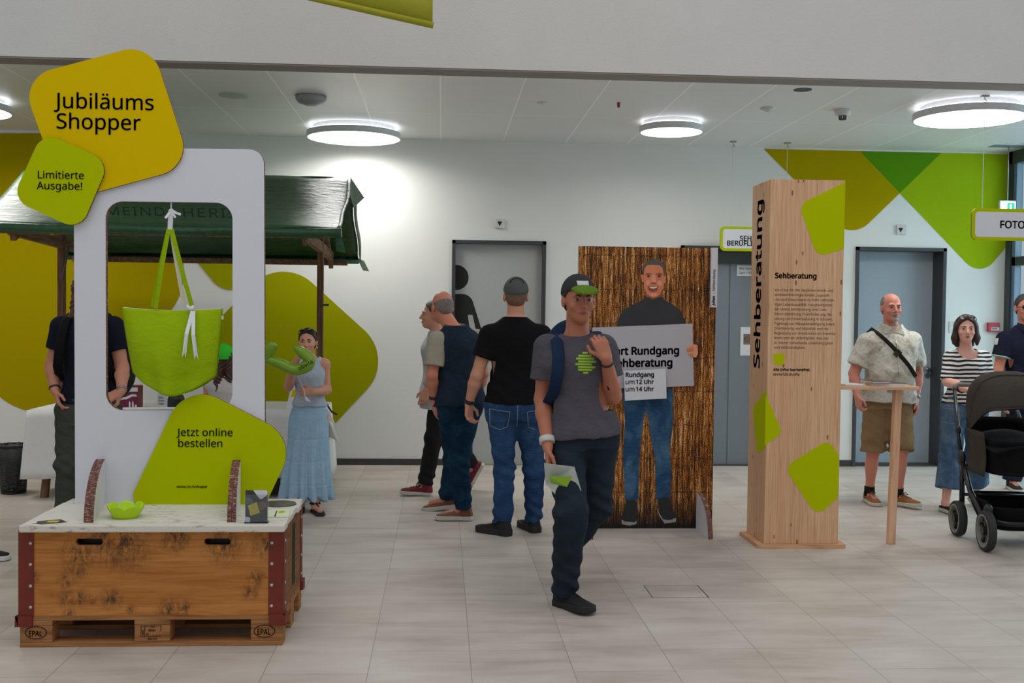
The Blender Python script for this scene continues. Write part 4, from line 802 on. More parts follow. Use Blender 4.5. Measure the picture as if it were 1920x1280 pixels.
# ------------------------------------------------------------------ wooden info column and its shelf table
X0, X1, Y0, Y1, ZT = 2.163, 2.668, 6.965, 7.375, 2.458
cl = thing('info_column', ((X0+X1)/2, (Y0+Y1)/2, 0), 'tall square larch wood column with lime patches and Sehberatung lettering', 'column')
MB().box((X0, Y0, .028), (X1, Y1, ZT)).build('column_body', LARCH, cl, bevel=.003)
plate('base_plate', fillet([(X0-.05, Y0-.03), (X1+.05, Y0-.03), (X1+.05, Y1+.03), (X0-.05, Y1+.03)], .03), 0, .028, plank_mat('larch_plate', [rgb(178, 128, 94), rgb(208, 162, 124), rgb(222, 184, 150)], 0), cl, plane='xy', z=0)
cp = lambda pts: pix(pts, Y0)
def cpatch(pts, r):
    pts = fillet(cp(pts), r, 10); pts = [(min(x, X1), z) for x, z in pts]; return plate('lime_patch', pts, Y0-.0015, .0015, LIME, cl)
cpatch([(1497, 382), (1600, 342), (1600, 466), (1532, 480)], [.07, 0, 0, .07]); cpatch([(1470, 875), (1553, 824), (1573, 853), (1571, 932), (1532, 969)], [.07, .06, 0, .02, .07])
cpatch([(1435.5, 745), (1437, 742), (1467, 812), (1434, 834)], [0, 0, .05, 0])
yz = lambda u, v: (lambda q: (q[1], q[2]))(V(0, 0, EYE) + (Fw+(u-960)/FPX*Rt+(v-640)/FPX*Dn)*(X0/(Fw+(u-960)/FPX*Rt+(v-640)/FPX*Dn)[0]))
pts = [yz(1435, 728), yz(1411, 765), yz(1420, 851), yz(1433, 836)]; pts[0] = (Y0, pts[0][1]); pts[3] = (Y0, pts[3][1])
pts = fillet(pts, [0, .05, .03, 0]); o = MB(); n = len(pts); o.add([(X0-.0015, y, z) for y, z in pts]+[(X0, y, z) for y, z in pts], [tuple(range(n)), tuple(range(2*n-1, n-1, -1))]+[(i, (i+1) % n, n+(i+1) % n, n+i) for i in range(n)]); o.build('lime_patch', LIME, cl)
z0 = yz(1420, 690); text('Sehberatung', (X0-.001, yz(1424, 690)[0], z0[1]), INK, cl, width=yz(1424, 376)[1]-z0[1], face='left', bold=.022)
sc2 = Y0/FPX
text('Sehberatung', at(1453, 521, Y0-.001), INK, cl, width=81*sc2, bold=.03)
for k, s_ in enumerate(['Von 0 bis 99: Wir begleiten blinde und', 'sehbeeinträchtigte Kinder, Jugendli-', 'che und Erwachsene zu mehr selbstän-', 'diger Lebensqualität. Hauptaufgaben', 'der obvita Sehberatung sind Low-', 'Vision-Abklärung, Frühförderung, Be-', 'ratung und Unterstützung in Schulen,', 'Trainings zur Alltagsbewältigung sowie', 'Orientierung und Mobilität und die', 'Begleitung von Klient:innen im Erwerbs-', 'leben und am Arbeitsplatz. Das Ziel', 'ist immer individuelle Unabhängigkeit', 'und Selbständigkeit.']):
    text(s_, at(1452-.12*k, 545.5+8.98*k, Y0-.0005), INK, cl, size=.0285, th=.0006, xs=.985)
text('Alle Infos barrierefrei:', at(1449.5, 695, Y0-.001), INK, cl, width=72*sc2, bold=.026); text('obvita125.ch/offa', at(1449.3, 703.5, Y0-.001), INK, cl, width=51*sc2, bold=.006)
plate('lime_square', fillet(cp([(1451, 663), (1470.5, 663), (1470, 683.5), (1450.5, 683.5)]), .008), Y0-.0015, .0015, LIME, cl)
sh = thing('bar_table', (3.0, 7.12, 0), 'narrow wooden bar table on one leg beside the larch column', 'table')
tz = 1.085; PINE = plank_mat('pale_pine', [rgb(190, 142, 108), rgb(216, 172, 136), rgb(230, 194, 160)], 0); PINEZ = plank_mat('pale_pine_leg', [rgb(184, 136, 104), rgb(214, 168, 134), rgb(228, 190, 158)], 2)
plate('tabletop', fillet([(X1+.002, 6.99), (3.225, 6.99), (3.225, 7.3), (X1+.002, 7.3)], [0, .02, .02, 0]), 0, .022, PINE, sh, plane='xy', z=tz-.022)
m = MB(); m.bar((3.09, 7.1, 0), (3.115, 7.1, tz-.022), .05, .05, up=(0, 1, 0)); m.build('leg', PINEZ, sh, bevel=.005); B('bracket', (3.05, 7.06, tz-.045), (3.07, 7.12, tz-.022), STEEL, sh)
def book(name, x0, x1, y0, y1, z0, z1, m, label, rot=0):
    t = thing(name, ((x0+x1)/2, (y0+y1)/2, z0), label, 'brochure', 'brochures on the bar table'); o = MB().box((x0, y0, z0), (x1, y1, z1)).build('pages', plain('page_edges', rgb(214, 212, 208), .7), t)
    MB().box((x0-.002, y0-.002, z1), (x1+.002, y1+.002, z1+.003)).build('cover', m, t); t.rotation_euler.z = rot; return t
book('brochure', 2.72, 2.86, 7.03, 7.22, tz, tz+.006, plain('white_magazine', rgb(214, 216, 220), .4, var=.25, scale=30), 'white printed brochure lying flat on the bar table next to the column', .05)
book('brochure', 2.92, 3.15, 7.04, 7.22, tz, tz+.02, plain('dark_magazine', rgb(60, 60, 62), .35, var=.8, scale=18), 'thick stack of brochures with dark cover at the middle of the bar table', -.06)
book('brochure', 2.9, 3.02, 7.02, 7.2, tz+.0235, tz+.032, plain('brown_magazine', rgb(84, 56, 40), .4, var=.8, scale=26), 'small brown brochure on top of the brochure stack on the bar table', .12)

# ------------------------------------------------------------------ pram
PR = math.radians(-8); pram = thing('pram', (3.93, 7.06, 0), 'black pram with a dark brown folding hood pushed by the striped woman', 'pram'); p0 = V(3.93, 7.06, 0)
HOODM = cloth('dark_brown_hood_fabric', rgb(66, 60, 54), .12, .25); BLKF = cloth('black_pram_fabric', rgb(20, 20, 22), .1, .2); TUBEM = plain('black_anodised_tube', rgb(34, 34, 36), .3, .4); RIMM = plain('grey_wheel_rim', rgb(140, 140, 128), .5)
def pbuild(m, name, mat_, parent=None, **k): return m.build(name, mat_, parent or pram, rot=None if parent else PR, **k) if parent is None else m.build(name, mat_, parent, **k)
def L(x, y, z): return p0 + V(x, y, z)
def wheel(x, y, r, w):
    c = L(x, y, r+.003); m = MB(); m.lathe([(r*.8, -w/2), (r*.95, -w/2), (r, -w*.3), (r, w*.3), (r*.95, w/2), (r*.8, w/2), (r*.8, -w/2)], c, 40, 'x'); wh = m.build('wheel', DARKG, pram, smooth=True, rot=PR)
    m = MB(); m.lathe([(r*.74, -w*.52), (r*.81, -w*.52), (r*.81, w*.52), (r*.74, w*.52), (r*.74, -w*.52)], c, 40, 'x'); m.build('rim', RIMM, wh, rot=None).data.transform(Matrix.Identity(4))
    m = MB()
    for k in range(5): a = k*2*math.pi/5+.3; m.bar(c, c+V(0, r*.77*math.cos(a), r*.77*math.sin(a)), w*.5, .018, up=(1, 0, 0))
    m.lathe([(0, -w*.6), (.03, -w*.6), (.03, w*.6), (0, w*.6)], c, 20, 'x'); m.build('spokes', BLACKP, wh)
    for k in list(wh.children):
        vs = np.zeros(len(k.data.vertices)*3); k.data.vertices.foreach_get('co', vs); vs = vs.reshape(-1, 3); cc_, si = math.cos(PR), math.sin(PR)
        q = np.stack([vs[:, 0]*cc_-vs[:, 1]*si, vs[:, 0]*si+vs[:, 1]*cc_, vs[:, 2]], 1); k.data.vertices.foreach_set('co', q.ravel()); k.data.update()
for sx in (-1, 1):
    wheel(sx*.265, -.25, .135, .05); wheel(sx*.285, .24, .125, .055)
    m = MB(); m.tube([L(sx*.2, .63, 1.02), L(sx*.235, .42, .72), L(sx*.25, .3, .55)], .014, 12); m.tube([L(sx*.25, .3, .55), L(sx*.25, .1, .34), L(sx*.245, -.18, .2), L(sx*.245, -.25, .25)], .019, 12); m.tube([L(sx*.25, .28, .52), L(sx*.258, .24, .13)], .019, 12); m.build('side_frame', TUBEM, pram, smooth=True, rot=PR)
    m = MB(); m.ball(L(sx*.25, .3, .55), (.026, .05, .06)); m.ball(L(sx*.235, .42, .74), (.02, .03, .035)); m.ball(L(sx*.245, -.22, .27), (.03, .035, .045)); m.tube([L(sx*.245, -.24, .26), L(sx*.235, -.25, .138)], .022, 10); m.ball(L(sx*.25, .24, .14), (.03, .04, .04)); m.build('joint', BLACKP, pram, smooth=True, rot=PR)
m = MB(); m.tube([L(-.2, .63, 1.02), L(-.19, .655, 1.045), L(-.16, .67, 1.055), L(.16, .67, 1.055), L(.19, .655, 1.045), L(.2, .63, 1.02)], .017, 12); m.build('handle', plain('grey_handle_grip', rgb(120, 112, 104), .6), pram, smooth=True, rot=PR)
m = MB(); m.tube([L(-.25, .24, .3), L(.25, .24, .3)], .012); m.tube([L(-.245, -.18, .2), L(-.12, -.235, .185), L(.12, -.235, .185), L(.245, -.18, .2)], .018); m.tube([L(-.25, .3, .5), L(.25, .3, .5)], .013); m.build('cross_tubes', TUBEM, pram, smooth=True, rot=PR)
def basket(s, q):
    a = s*2*math.pi; r = (.62+.38*q**.6); e = lambda t: math.copysign(abs(t)**.45, t); return L(.235*r*e(math.cos(a)), .03+.27*r*e(math.sin(a)), .12+.2*q-.04*math.cos(a)*0-.03*q*(math.sin(a) < -.5))
m = MB(); m.grid(basket, 48, 10); m.add([basket(k/48, 0) for k in range(48)], [tuple(range(48))]); m.build('basket', BLKF, pram, smooth=True, solid=.006, rot=PR)
def shell(s, q):                                             # rounded hood: s round from side to side, q from the back seam forward
    a = math.pi*s; th = math.radians(158)*q - math.radians(28); e = lambda t, p: math.copysign(abs(t)**p, t)
    hw = .245; R = .37; x = hw*e(math.cos(a), .62); w = e(math.sin(a), .5)
    y = .18 - (R*math.sin(th))*w*.86; z = .76 + R*math.cos(th)*w*1.14
    if z < .5: z = .5
    return L(x, y, z + .008*math.sin(6*s*math.pi)*q)
m = MB(); m.grid(lambda s, q: shell(s, q*.58), 40, 20); m.build('hood', HOODM, pram, smooth=True, solid=.006, rot=PR)
m = MB(); m.tube([shell(s, .58) for s in np.linspace(0, 1, 30)], .009, 8); m.build('hood_rim', BLACKP, pram, smooth=True, rot=PR)
m = MB(); m.tube([shell(s, .3) + V(0, 0, .004) for s in np.linspace(0.02, .98, 30)], .007, 8); m.build('hood_seam', HOODM, pram, smooth=True, rot=PR)
def seat(s, q): a = s*2*math.pi; e = lambda t: math.copysign(abs(t)**.5, t); return L(.225*(.86+.14*q)*e(math.cos(a)), .08+.36*(.8+.2*q)*e(math.sin(a)), .5+.24*q+.1*q*(math.sin(a) > .3))
m = MB(); m.grid(seat, 48, 8); m.add([seat(k/48, 0) for k in range(48)], [tuple(range(48))]); m.build('carrycot', BLKF, pram, smooth=True, solid=.008, rot=PR)
m = MB(); m.grid(lambda s, q: L(-.235+.47*s, -.3+.5*q, .72+.05*math.sin(math.pi*s)-.06*(1-q)), 16, 10); m.build('apron', BLKF, pram, smooth=True, solid=.012, rot=PR)
m = MB(); m.grid(lambda s, q: L(-.242+.012*math.sin(4*q), -.12+.32*s, .48+.3*q), 10, 8); m.build('side_flap', HOODM, pram, smooth=True, solid=.006, rot=PR)

# ------------------------------------------------------------------ people: smooth bodies grown from distance fields
class Vol:
    def __init__(s, lo, hi, h):
        s.lo = V(*lo); s.h = h; s.n = (np.ceil((V(*hi)-s.lo)/h)+1).astype(int); s.f = np.full(s.n, .15, np.float32)
    def _reg(s, lo, hi, m):
        i0 = np.clip(np.floor((V(*lo)-m-s.lo)/s.h).astype(int), 0, s.n-1); i1 = np.clip(np.ceil((V(*hi)+m-s.lo)/s.h).astype(int)+1, 1, s.n)
        ax = [(s.lo[k]+s.h*np.arange(i0[k], i1[k])).astype(np.float32) for k in range(3)]
        return tuple(slice(a, b) for a, b in zip(i0, i1)), ax[0][:, None, None], ax[1][None, :, None], ax[2][None, None, :]
    def add(s, prim, k=.01, op='add'):
        fn, lo, hi = prim; sl, X, Y, Z = s._reg(lo, hi, k+3*s.h)
        if 0 in s.f[sl].shape: return s
        d = fn(X, Y, Z); a = s.f[sl]
        if op == 'add': hh = np.maximum(k-np.abs(a-d), 0)/k; s.f[sl] = np.minimum(a, d)-hh*hh*k*.25
        else: hh = np.maximum(k-np.abs(a+d), 0)/k; s.f[sl] = np.maximum(a, -d)+hh*hh*k*.25
        return s
    def sub(s, prim, k=.006): return s.add(prim, k, 'sub')
    def cut(s, c, n):                                        # keep the side the normal points away from
        n = V(*n)/np.linalg.norm(n); _, X, Y, Z = s._reg(s.lo, s.lo+s.h*s.n, 0)
        s.f = np.maximum(s.f, (X-c[0])*n[0]+(Y-c[1])*n[1]+(Z-c[2])*n[2]).astype(np.float32); return s
    def ripple(s, fn):
        _, X, Y, Z = s._reg(s.lo, s.lo+s.h*s.n, 0); s.f = s.f+fn(X, Y, Z).astype(np.float32); return s
    def mesh(s):
        f = s.f; f[0], f[-1] = 1, 1; f[:, 0], f[:, -1] = 1, 1; f[:, :, 0], f[:, :, -1] = 1, 1
        g = f < 0; off = [(i, j, k) for i in (0, 1) for j in (0, 1) for k in (0, 1)]; n = np.array(f.shape)-1
        c = np.zeros(n, np.int8)
        for i, j, k in off: c += g[i:i+n[0], j:j+n[1], k:k+n[2]]
        ids = np.argwhere((c > 0) & (c < 8)); N = len(ids); idx = np.full(n, -1, np.int32); idx[tuple(ids.T)] = np.arange(N)
        vals = np.stack([f[ids[:, 0]+i, ids[:, 1]+j, ids[:, 2]+k] for i, j, k in off], 1); acc = np.zeros((N, 3)); cnt = np.zeros(N)
        for a in range(8):
            for b in range(a+1, 8):
                if sum(abs(x-y) for x, y in zip(off[a], off[b])) != 1: continue
                fa, fb = vals[:, a], vals[:, b]; m = (fa < 0) != (fb < 0); t = fa[m]/(fa[m]-fb[m]); acc[m] += V(*off[a]) + t[:, None]*(V(*off[b])-V(*off[a])); cnt[m] += 1
        vs = s.lo + s.h*(ids+acc/cnt[:, None]); fs = []
        for ax in range(3):
            o1, o2 = [k for k in range(3) if k != ax]; sh = np.array(f.shape); sh[ax] -= 1
            s0 = tuple(slice(0, sh[k]) for k in range(3)); s1 = tuple(slice(1, sh[k]+1) if k == ax else slice(0, sh[k]) for k in range(3))
            e = np.argwhere(g[s0] != g[s1]); e = e[(e[:, o1] > 0) & (e[:, o2] > 0)]
            q = []
            for d1, d2 in ((1, 1), (0, 1), (0, 0), (1, 0)): p = e.copy(); p[:, o1] -= d1; p[:, o2] -= d2; q.append(idx[tuple(p.T)])
            q = np.stack(q, 1); fl = g[tuple(e.T)] ^ (ax == 1); q[~fl] = q[~fl][:, ::-1]; fs.append(q)
        return vs, np.concatenate(fs)
    def build(s, name, m, parent, relax=1):
        vs, fs = s.mesh()
        if len(fs) == 0: return None
        for _ in range(relax):
            a = np.zeros_like(vs); c = np.zeros(len(vs))
            for i in range(4):
                for j in (1, 3): np.add.at(a, fs[:, i], vs[fs[:, (i+j) % 4]]); np.add.at(c, fs[:, i], 1)
            vs = vs*.5 + a/np.maximum(c, 1)[:, None]*.5
        o0 = origin_of(parent) if parent is not None else (vs.min(0)+vs.max(0))/2; me = bpy.data.meshes.new(name); vs = (vs-o0).astype(np.float32)
        me.vertices.add(len(vs)); me.vertices.foreach_set('co', vs.ravel()); me.loops.add(len(fs)*4); me.loops.foreach_set('vertex_index', fs.astype(np.int32).ravel())
        me.polygons.add(len(fs)); me.polygons.foreach_set('loop_start', np.arange(len(fs), dtype=np.int32)*4); me.update(calc_edges=True); me.validate(); me.shade_smooth()
        o = link(name, me, m, parent)
        if parent is None: o.location = o0
        return o
def cone(a, b, ra, rb):
    a, b = V(*a), V(*b); d = b-a; L2 = float(d@d)+1e-9; r = max(ra, rb)
    def fn(X, Y, Z):
        t = np.clip(((X-a[0])*d[0]+(Y-a[1])*d[1]+(Z-a[2])*d[2])/L2, 0, 1)
        return np.sqrt((X-a[0]-t*d[0])**2+(Y-a[1]-t*d[1])**2+(Z-a[2]-t*d[2])**2)-(ra+t*(rb-ra))
    return fn, np.minimum(a, b)-r, np.maximum(a, b)+r
def ell(c, r, A=np.eye(3)):                                   # A: rows are the local axes
    c, r = V(*c), V(*r); m = float(r.max())
    def fn(X, Y, Z):
        x, y, z = X-c[0], Y-c[1], Z-c[2]; q = [(A[k][0]*x+A[k][1]*y+A[k][2]*z)/r[k] for k in range(3)]
        n = np.sqrt(q[0]**2+q[1]**2+q[2]**2); g = np.sqrt((q[0]/r[0])**2+(q[1]/r[1])**2+(q[2]/r[2])**2)+1e-6
        return n*(n-1)/g
    return fn, c-m, c+m
def cat(xs, ys, n=60):                                        # smooth curve through sections
    xs = np.array(xs, float); ys = np.array(ys, float); t = np.linspace(xs[0], xs[-1], n); m = np.gradient(ys, xs); i = np.clip(np.searchsorted(xs, t, 'right')-1, 0, len(xs)-2)
    h = xs[i+1]-xs[i]; u = (t-xs[i])/h
    return t, ((2*u**3-3*u**2+1)*ys[i]+(u**3-2*u**2+u)*h*m[i]+(-2*u**3+3*u**2)*ys[i+1]+(u**3-u**2)*h*m[i+1])
def loft(o, A, secs, p=2.0, caps=True):                       # secs: (z, cx, cy, rx, ry) along local z, A rows = local axes
    o = V(*o); S_ = np.array(secs, float); T = [cat(S_[:, 0], S_[:, k]) for k in range(1, 5)]; z0, z1 = S_[0, 0], S_[-1, 0]; R = float(np.abs(S_[:, 1:]).max()*1.6+.02)
    pa, pb = o+A[2]*z0, o+A[2]*z1
    def fn(X, Y, Z):
        x, y, z = X-o[0], Y-o[1], Z-o[2]; u, v, w = [A[k][0]*x+A[k][1]*y+A[k][2]*z for k in range(3)]
        cx, cy, rx, ry = [np.interp(w, t, q) for t, q in T]; rx = np.maximum(rx, .004); ry = np.maximum(ry, .004)
        a, b = np.abs((u-cx)/rx), np.abs((v-cy)/ry); n = (a**p+b**p)**(1/p)
        d = (n-1)*np.minimum(rx, ry)*np.where(n > 1, 1.15, 1)
        return np.maximum(d, np.maximum(z0-w, w-z1))
    return fn, np.minimum(pa, pb)-R, np.maximum(pa, pb)+R
def unit(v): v = V(*v); return v/(np.linalg.norm(v)+1e-9)
def yaw_axes(deg):                                            # facing deg: 0 looks away from the camera (+Y), 90 looks left (-X), 180 towards the camera
    a = math.radians(deg); f = V(-math.sin(a), math.cos(a), 0); return np.array([V(f[1], -f[0], 0), f, V(0, 0, 1)])
def tilt(A, up):                                              # the same frame with its z along up
    z = unit(up); x = unit(A[0]-z*np.dot(A[0], z)); return np.array([x, np.cross(z, x), z])
def rot_axes(A, pitch=0, roll=0):
    p, r = math.radians(pitch), math.radians(roll); x, y, z = A
    y2 = y*math.cos(p)+z*math.sin(p); z2 = z*math.cos(p)-y*math.sin(p); x3 = x*math.cos(r)+z2*math.sin(r); z3 = z2*math.cos(r)-x*math.sin(r); return np.array([x3, y2, z3])
EYEW = plain('eye_white', rgb(158, 144, 134), .3, var=.01); EYED = plain('eye_iris', rgb(44, 32, 26), .2); LIPM = plain('lips', rgb(150, 84, 76), .5)

class Person:
    """joints are world points: pel, neck, shl/shr, ell/elr, wrl/wrr, knl/knr, anl/anr (l and r as seen in the picture); s = height / 1.75 m"""
    def __init__(p, base, label, s, face, J, head_yaw=None, head_pitch=0, head_roll=0, skin_c=rgb(204, 142, 114), bulk=1.0, belly=0.0, female=False, head=None, hands=(), h=.0058, feet=None, group=None):
        p.root = thing('person', (base[0], base[1], 0), label, 'person', group or 'visitors in the hall'); p.s = s; p.J = {k: V(*v) for k, v in J.items()}; p.b = bulk; p.h = h; p.female = female; p.belly = belly
        J = p.J; p.A0 = yaw_axes(face); up = J['neck']-J['pel']; p.L = np.linalg.norm(up)/.56; p.A = tilt(p.A0, up); p.H = rot_axes(yaw_axes(face if head_yaw is None else head_yaw), head_pitch, head_roll)
        p.hc = V(*head) if head is not None else J['neck']+unit(up)*.075*s*.6 + V(0, 0, .135*s) + p.H[1]*.02*s
        x = p.A0[0]*(1 if p.A0[0][0] >= 0 else -1)            # picture right
        if abs(p.A0[0][0]) < .35: x = p.A0[0] * (1 if p.A0[0][1] < 0 else -1)
        p.px = x; hw = .088*s*(1.05 if female else 1)
        p.hip = {'l': J['pel']-x*hw-V(0, 0, .03*s), 'r': J['pel']+x*hw-V(0, 0, .03*s)}; p.skin = skin('skin_%d' % len(bpy.data.materials), skin_c); p.feet = feet or {}
        for q in 'lr':
            if 'an'+q in J and q not in p.feet: p.feet[q] = (p.A0[1], 0)
        p.make_body(hands)
    def bounds(p, m=.16):
        a = np.array(list(p.J.values())+[p.hc+p.H[2]*.05]); return a.min(0)-m, a.max(0)+m
    def vol(p, lo=None, hi=None, h=None): b = p.bounds(); return Vol(b[0] if lo is None else lo, b[1] if hi is None else hi, h or p.h)
    def hl(p, x, y, z): return p.hc + p.s*(x*p.H[0]+y*p.H[1]+z*p.H[2])
    def tsecs(p, e=0.0, fem=None):
        fem = p.female if fem is None else fem; b = p.b; bl = p.belly
        S_ = [(-.10, .0, .01, .15, .10), (-.02, 0, 0, .172 if fem else .165, .118), (.08, 0, .0+bl*.5, .152, .105+bl*.5), (.2, 0, .005+bl, .122 if fem else .142, .092+bl), (.32, 0, .012+bl*.4, .138 if fem else .158, .105+bl*.4), (.41, 0, .012, .15 if fem else .174, .112), (.48, 0, .0, .15 if fem else .168, .092), (.53, 0, -.008, .11, .07), (.575, 0, -.01, .06, .058)]
        k = p.L; return [(z*k, cx*k, cy*k, rx*b*p.s+e, ry*b*p.s+e) for z, cx, cy, rx, ry in S_]
    def make_body(p, hands):
        J, s, A = p.J, p.s, p.A; v = p.vol()
        v.add(loft(J['pel'], A, [(z, cx, cy, rx*.93, ry*.93) for z, cx, cy, rx, ry in p.tsecs()]), .02)
        nk = J['neck']; v.add(cone(nk-A[2]*.05*s, p.hl(0, -.02, -.05), .064*s*(.84 if p.female else 1), .054*s*(.84 if p.female else 1)), .03)
        v.add(ell(p.hl(0, -.014, .028), V(.076, .097, .09)*s, p.H), .01); v.add(ell(p.hl(0, .03, -.04), V(.059, .064, .075)*s, p.H), .03); v.add(ell(p.hl(0, .066, -.09), V(.026, .024, .022)*s, p.H), .03)
        for k in (-1, 1):
            v.sub(ell(p.hl(k*.031, .098, .004), V(.015, .012, .009)*s, p.H), .014); v.add(ell(p.hl(k*.03, .08, .024), V(.024, .012, .008)*s, p.H), .014)
            v.add(ell(p.hl(k*.077, -.008, -.008), V(.011, .021, .032)*s, p.H), .006); v.add(ell(p.hl(k*.04, .066, -.03), V(.022, .02, .016)*s, p.H), .02)
            v.add(ell(p.hl(k*.011, .097, -.034), V(.0085, .009, .0075)*s, p.H), .006)
        v.add(cone(p.hl(0, .088, .012), p.hl(0, .112, -.027), .0075*s, .0115*s), .012); v.add(ell(p.hl(0, .086, -.06), V(.026, .013, .009)*s, p.H), .012)
        for q in 'lr':
            if 'sh'+q in J: v.add(cone(nk-A[2]*.055*s, J['sh'+q], .05*s, .05*s), .03); v.add(cone(J['sh'+q], J['el'+q], .051*s*p.b**.6, .040*s*p.b**.5), .03); v.add(cone(J['el'+q], J['el'+q]*.7+J['wr'+q]*.3, .040*s, .041*s), .02); v.add(cone(J['el'+q]*.7+J['wr'+q]*.3, J['wr'+q], .041*s*p.b**.5, .027*s), .02)
            if 'kn'+q in J:
                kn, an = J['kn'+q], J['an'+q]; v.add(cone(p.hip[q], kn, .078*s, .052*s), .04); back = -p.feet[q][0]
                v.add(cone(kn, an, .049*s, .034*s), .02); v.add(ell(kn*.68+an*.32+unit(back)*.014*s, V(.047, .05, .11)*s, tilt(p.A0, kn-an)), .03)
                f = unit(p.feet[q][0]); v.add(cone(an-V(0, 0, .02*s), an+f*.13*s-V(0, 0, .045*s), .034*s, .024*s), .02)
        for spec in hands: p.hand(v, *spec)
        p.body = v.build('body', p.skin, p.root)
        for k in (-1, 1):
            e = MB(); e.ball(p.hl(k*.0315, .0785, .003), (.0125*p.s, .0125*p.s, .0066*p.s), 16, 10); e = e.build('eye', EYEW, p.root, smooth=True); i = MB(); i.ball(p.hl(k*.0315, .0845, .003), (.0074*p.s, .0074*p.s, .0062*p.s), 12, 8); i.build('iris', EYED, e, smooth=True)
    def hand(p, v, q, d, n, t, curl=.3, spread=1.0, tcurl=.4):
        """d along the hand, n where the palm faces, t the thumb side"""
        w = p.J['wr'+q]; s = p.s; d = unit(d); n = unit(V(*n)-d*np.dot(n, d)); t = V(*t); t = unit(t-d*np.dot(t, d)-n*np.dot(t, n)); K = []
        for i, (o, L_, b) in enumerate(((.030, .072, .086), (.010, .080, .09), (-.010, .075, .086), (-.029, .060, .078))):
            k = w+s*(d*b+t*o*spread); K.append(k); v.add(cone(w+s*(d*.012+t*o*.6), k, .0155*s, .0115*s), .012)
            a = curl*.55; pnt = k
            for j, fr in enumerate((.45, .32, .25)):
                e = pnt+s*L_*fr*1.05*(d*math.cos(a)+n*math.sin(a)+t*o*.25); v.add(cone(pnt, e, (.0094-.0008*j)*s, (.0086-.0008*j)*s), .003); pnt = e; a += curl*(1.0+.15*i)
        b = w+s*(d*.028+t*.026+n*.006); e = b+s*.045*unit(d*.75+t*.75+n*.35*(1+tcurl)); v.add(cone(w+s*(d*.012+t*.01), b, .016*s, .0145*s), .012); v.add(cone(b, e, .0125*s, .0105*s), .006); v.add(cone(e, e+s*.034*unit(d+t*(.3-tcurl*.6)+n*.6*tcurl), .0104*s, .009*s), .004)
    # --- clothing
    def top(p, name, m, hem=-.02, sleeve=.55, e=.014, flare=.012, sl_r=.064, sl_e=None, neck=('round', .0), cut=None, wr=.004, forearm=None, dip=.0, extra=None):
        J, s, A = p.J, p.s, p.A; b = p.bounds(.2); v = p.vol(b[0], V(b[1][0], b[1][1], J['neck'][2]+.14*s)); S_ = p.tsecs(e)
        S_ = [(z, cx, cy, rx+flare*max(0, 1-z/(.3*p.L)), ry+flare*max(0, 1-z/(.3*p.L))) for z, cx, cy, rx, ry in S_]; z0 = hem*p.L
        if z0 < S_[0][0]: S_ = [(z0-.02, *S_[0][1:])]+S_
        v.add(loft(J['pel'], A, S_), .02); nk = J['neck']
        for q in 'lr':
            if 'sh'+q not in J: continue
            tk = neck[0] == 'tank'; v.add(cone(nk-A[2]*(.05 if not tk else .06)*s, J['sh'+q] if not tk else nk*.45+J['sh'+q]*.55, .058*s if not tk else .052*s, .056*s if not tk else .05*s), .03)
            if sleeve > 0:
                a, c = J['sh'+q], J['el'+q]; end = a+(c-a)*(sleeve+.12); v.add(cone(a, end, sl_r*s, (sl_e or sl_r)*s), .03)
                cc = a+(c-a)*sleeve; dn = unit(c-a); sl, X, Y, Z = v._reg(cc-.16*s, cc+.16*s, 0); d = (X-cc[0])*dn[0]+(Y-cc[1])*dn[1]+(Z-cc[2])*dn[2]
                ax = np.sqrt((X-cc[0]-d*dn[0])**2+(Y-cc[1]-d*dn[1])**2+(Z-cc[2]-d*dn[2])**2); v.f[sl] = np.where(ax < .105*s, np.maximum(v.f[sl], d), v.f[sl])
        v.cut(J['pel']+A[2]*z0, -A[2]+p.A[1]*dip)
        if extra: extra(v)
        r = neck[0]
        if r == 'round': v.sub(ell(nk+A[2]*.045*s+p.A[1]*.012*s, V(.078, .078+neck[1], .062+neck[1]*.9)*s, A), .006)
        elif r == 'scoop': v.sub(ell(nk+A[2]*.0*s+p.A[1]*.05*s, V(.088, .11, .088)*s, A), .006)
        elif r == 'tank':
            v.sub(ell(nk+A[2]*.045*s+p.A[1]*.012*s, V(.085, .085, .075)*s, A), .006)
        v.ripple(lambda X, Y, Z: wr*(np.sin(34*X+21*Z+2*np.sin(23*Z))*.5+np.sin(48*Z+17*X+3*np.sin(19*X+11*Y))*.5)*np.clip((J['neck'][2]-.1-Z)*4, 0, 1))
        return v.build(name, m, p.root)
    def trousers(p, name, m, rk=.068, ra=.066, length=.97, waist=.08, e=.012, wr=.006, thigh=.092, flat=None, seat=1.0):
        J, s, A = p.J, p.s, p.A; b = p.bounds(.2); v = p.vol(b[0], V(b[1][0], b[1][1], J['pel'][2]+.3*s)); S_ = [(z, cx, cy, (rx+e)*seat, (ry+e)*seat) for z, cx, cy, rx, ry in p.tsecs() if z < .25*p.L]
        v.add(loft(J['pel'], A, S_), .02)
        for q in 'lr':
            if 'kn'+q not in J: continue
            h_, kn, an = p.hip[q], J['kn'+q], J['an'+q]; v.add(cone(h_, kn, thigh*s, rk*s), .05)
            if length > .52:
                t = (length-.5)/.5; v.add(cone(kn, kn+(an-kn)*(t+.1), rk*s, ra*s), .03); c = kn+(an-kn)*t; d = unit(an-kn)
            else: t = length/.5; c = h_+(kn-h_)*t; d = unit(kn-h_); v.add(cone(h_, kn, thigh*s, ra*s), .03)
            sl, X, Y, Z = v._reg(c-.16*s, c+.16*s, 0); dd = (X-c[0])*d[0]+(Y-c[1])*d[1]+(Z-c[2])*d[2]; ax = np.sqrt((X-c[0]-dd*d[0])**2+(Y-c[1]-dd*d[1])**2+(Z-c[2]-dd*d[2])**2)
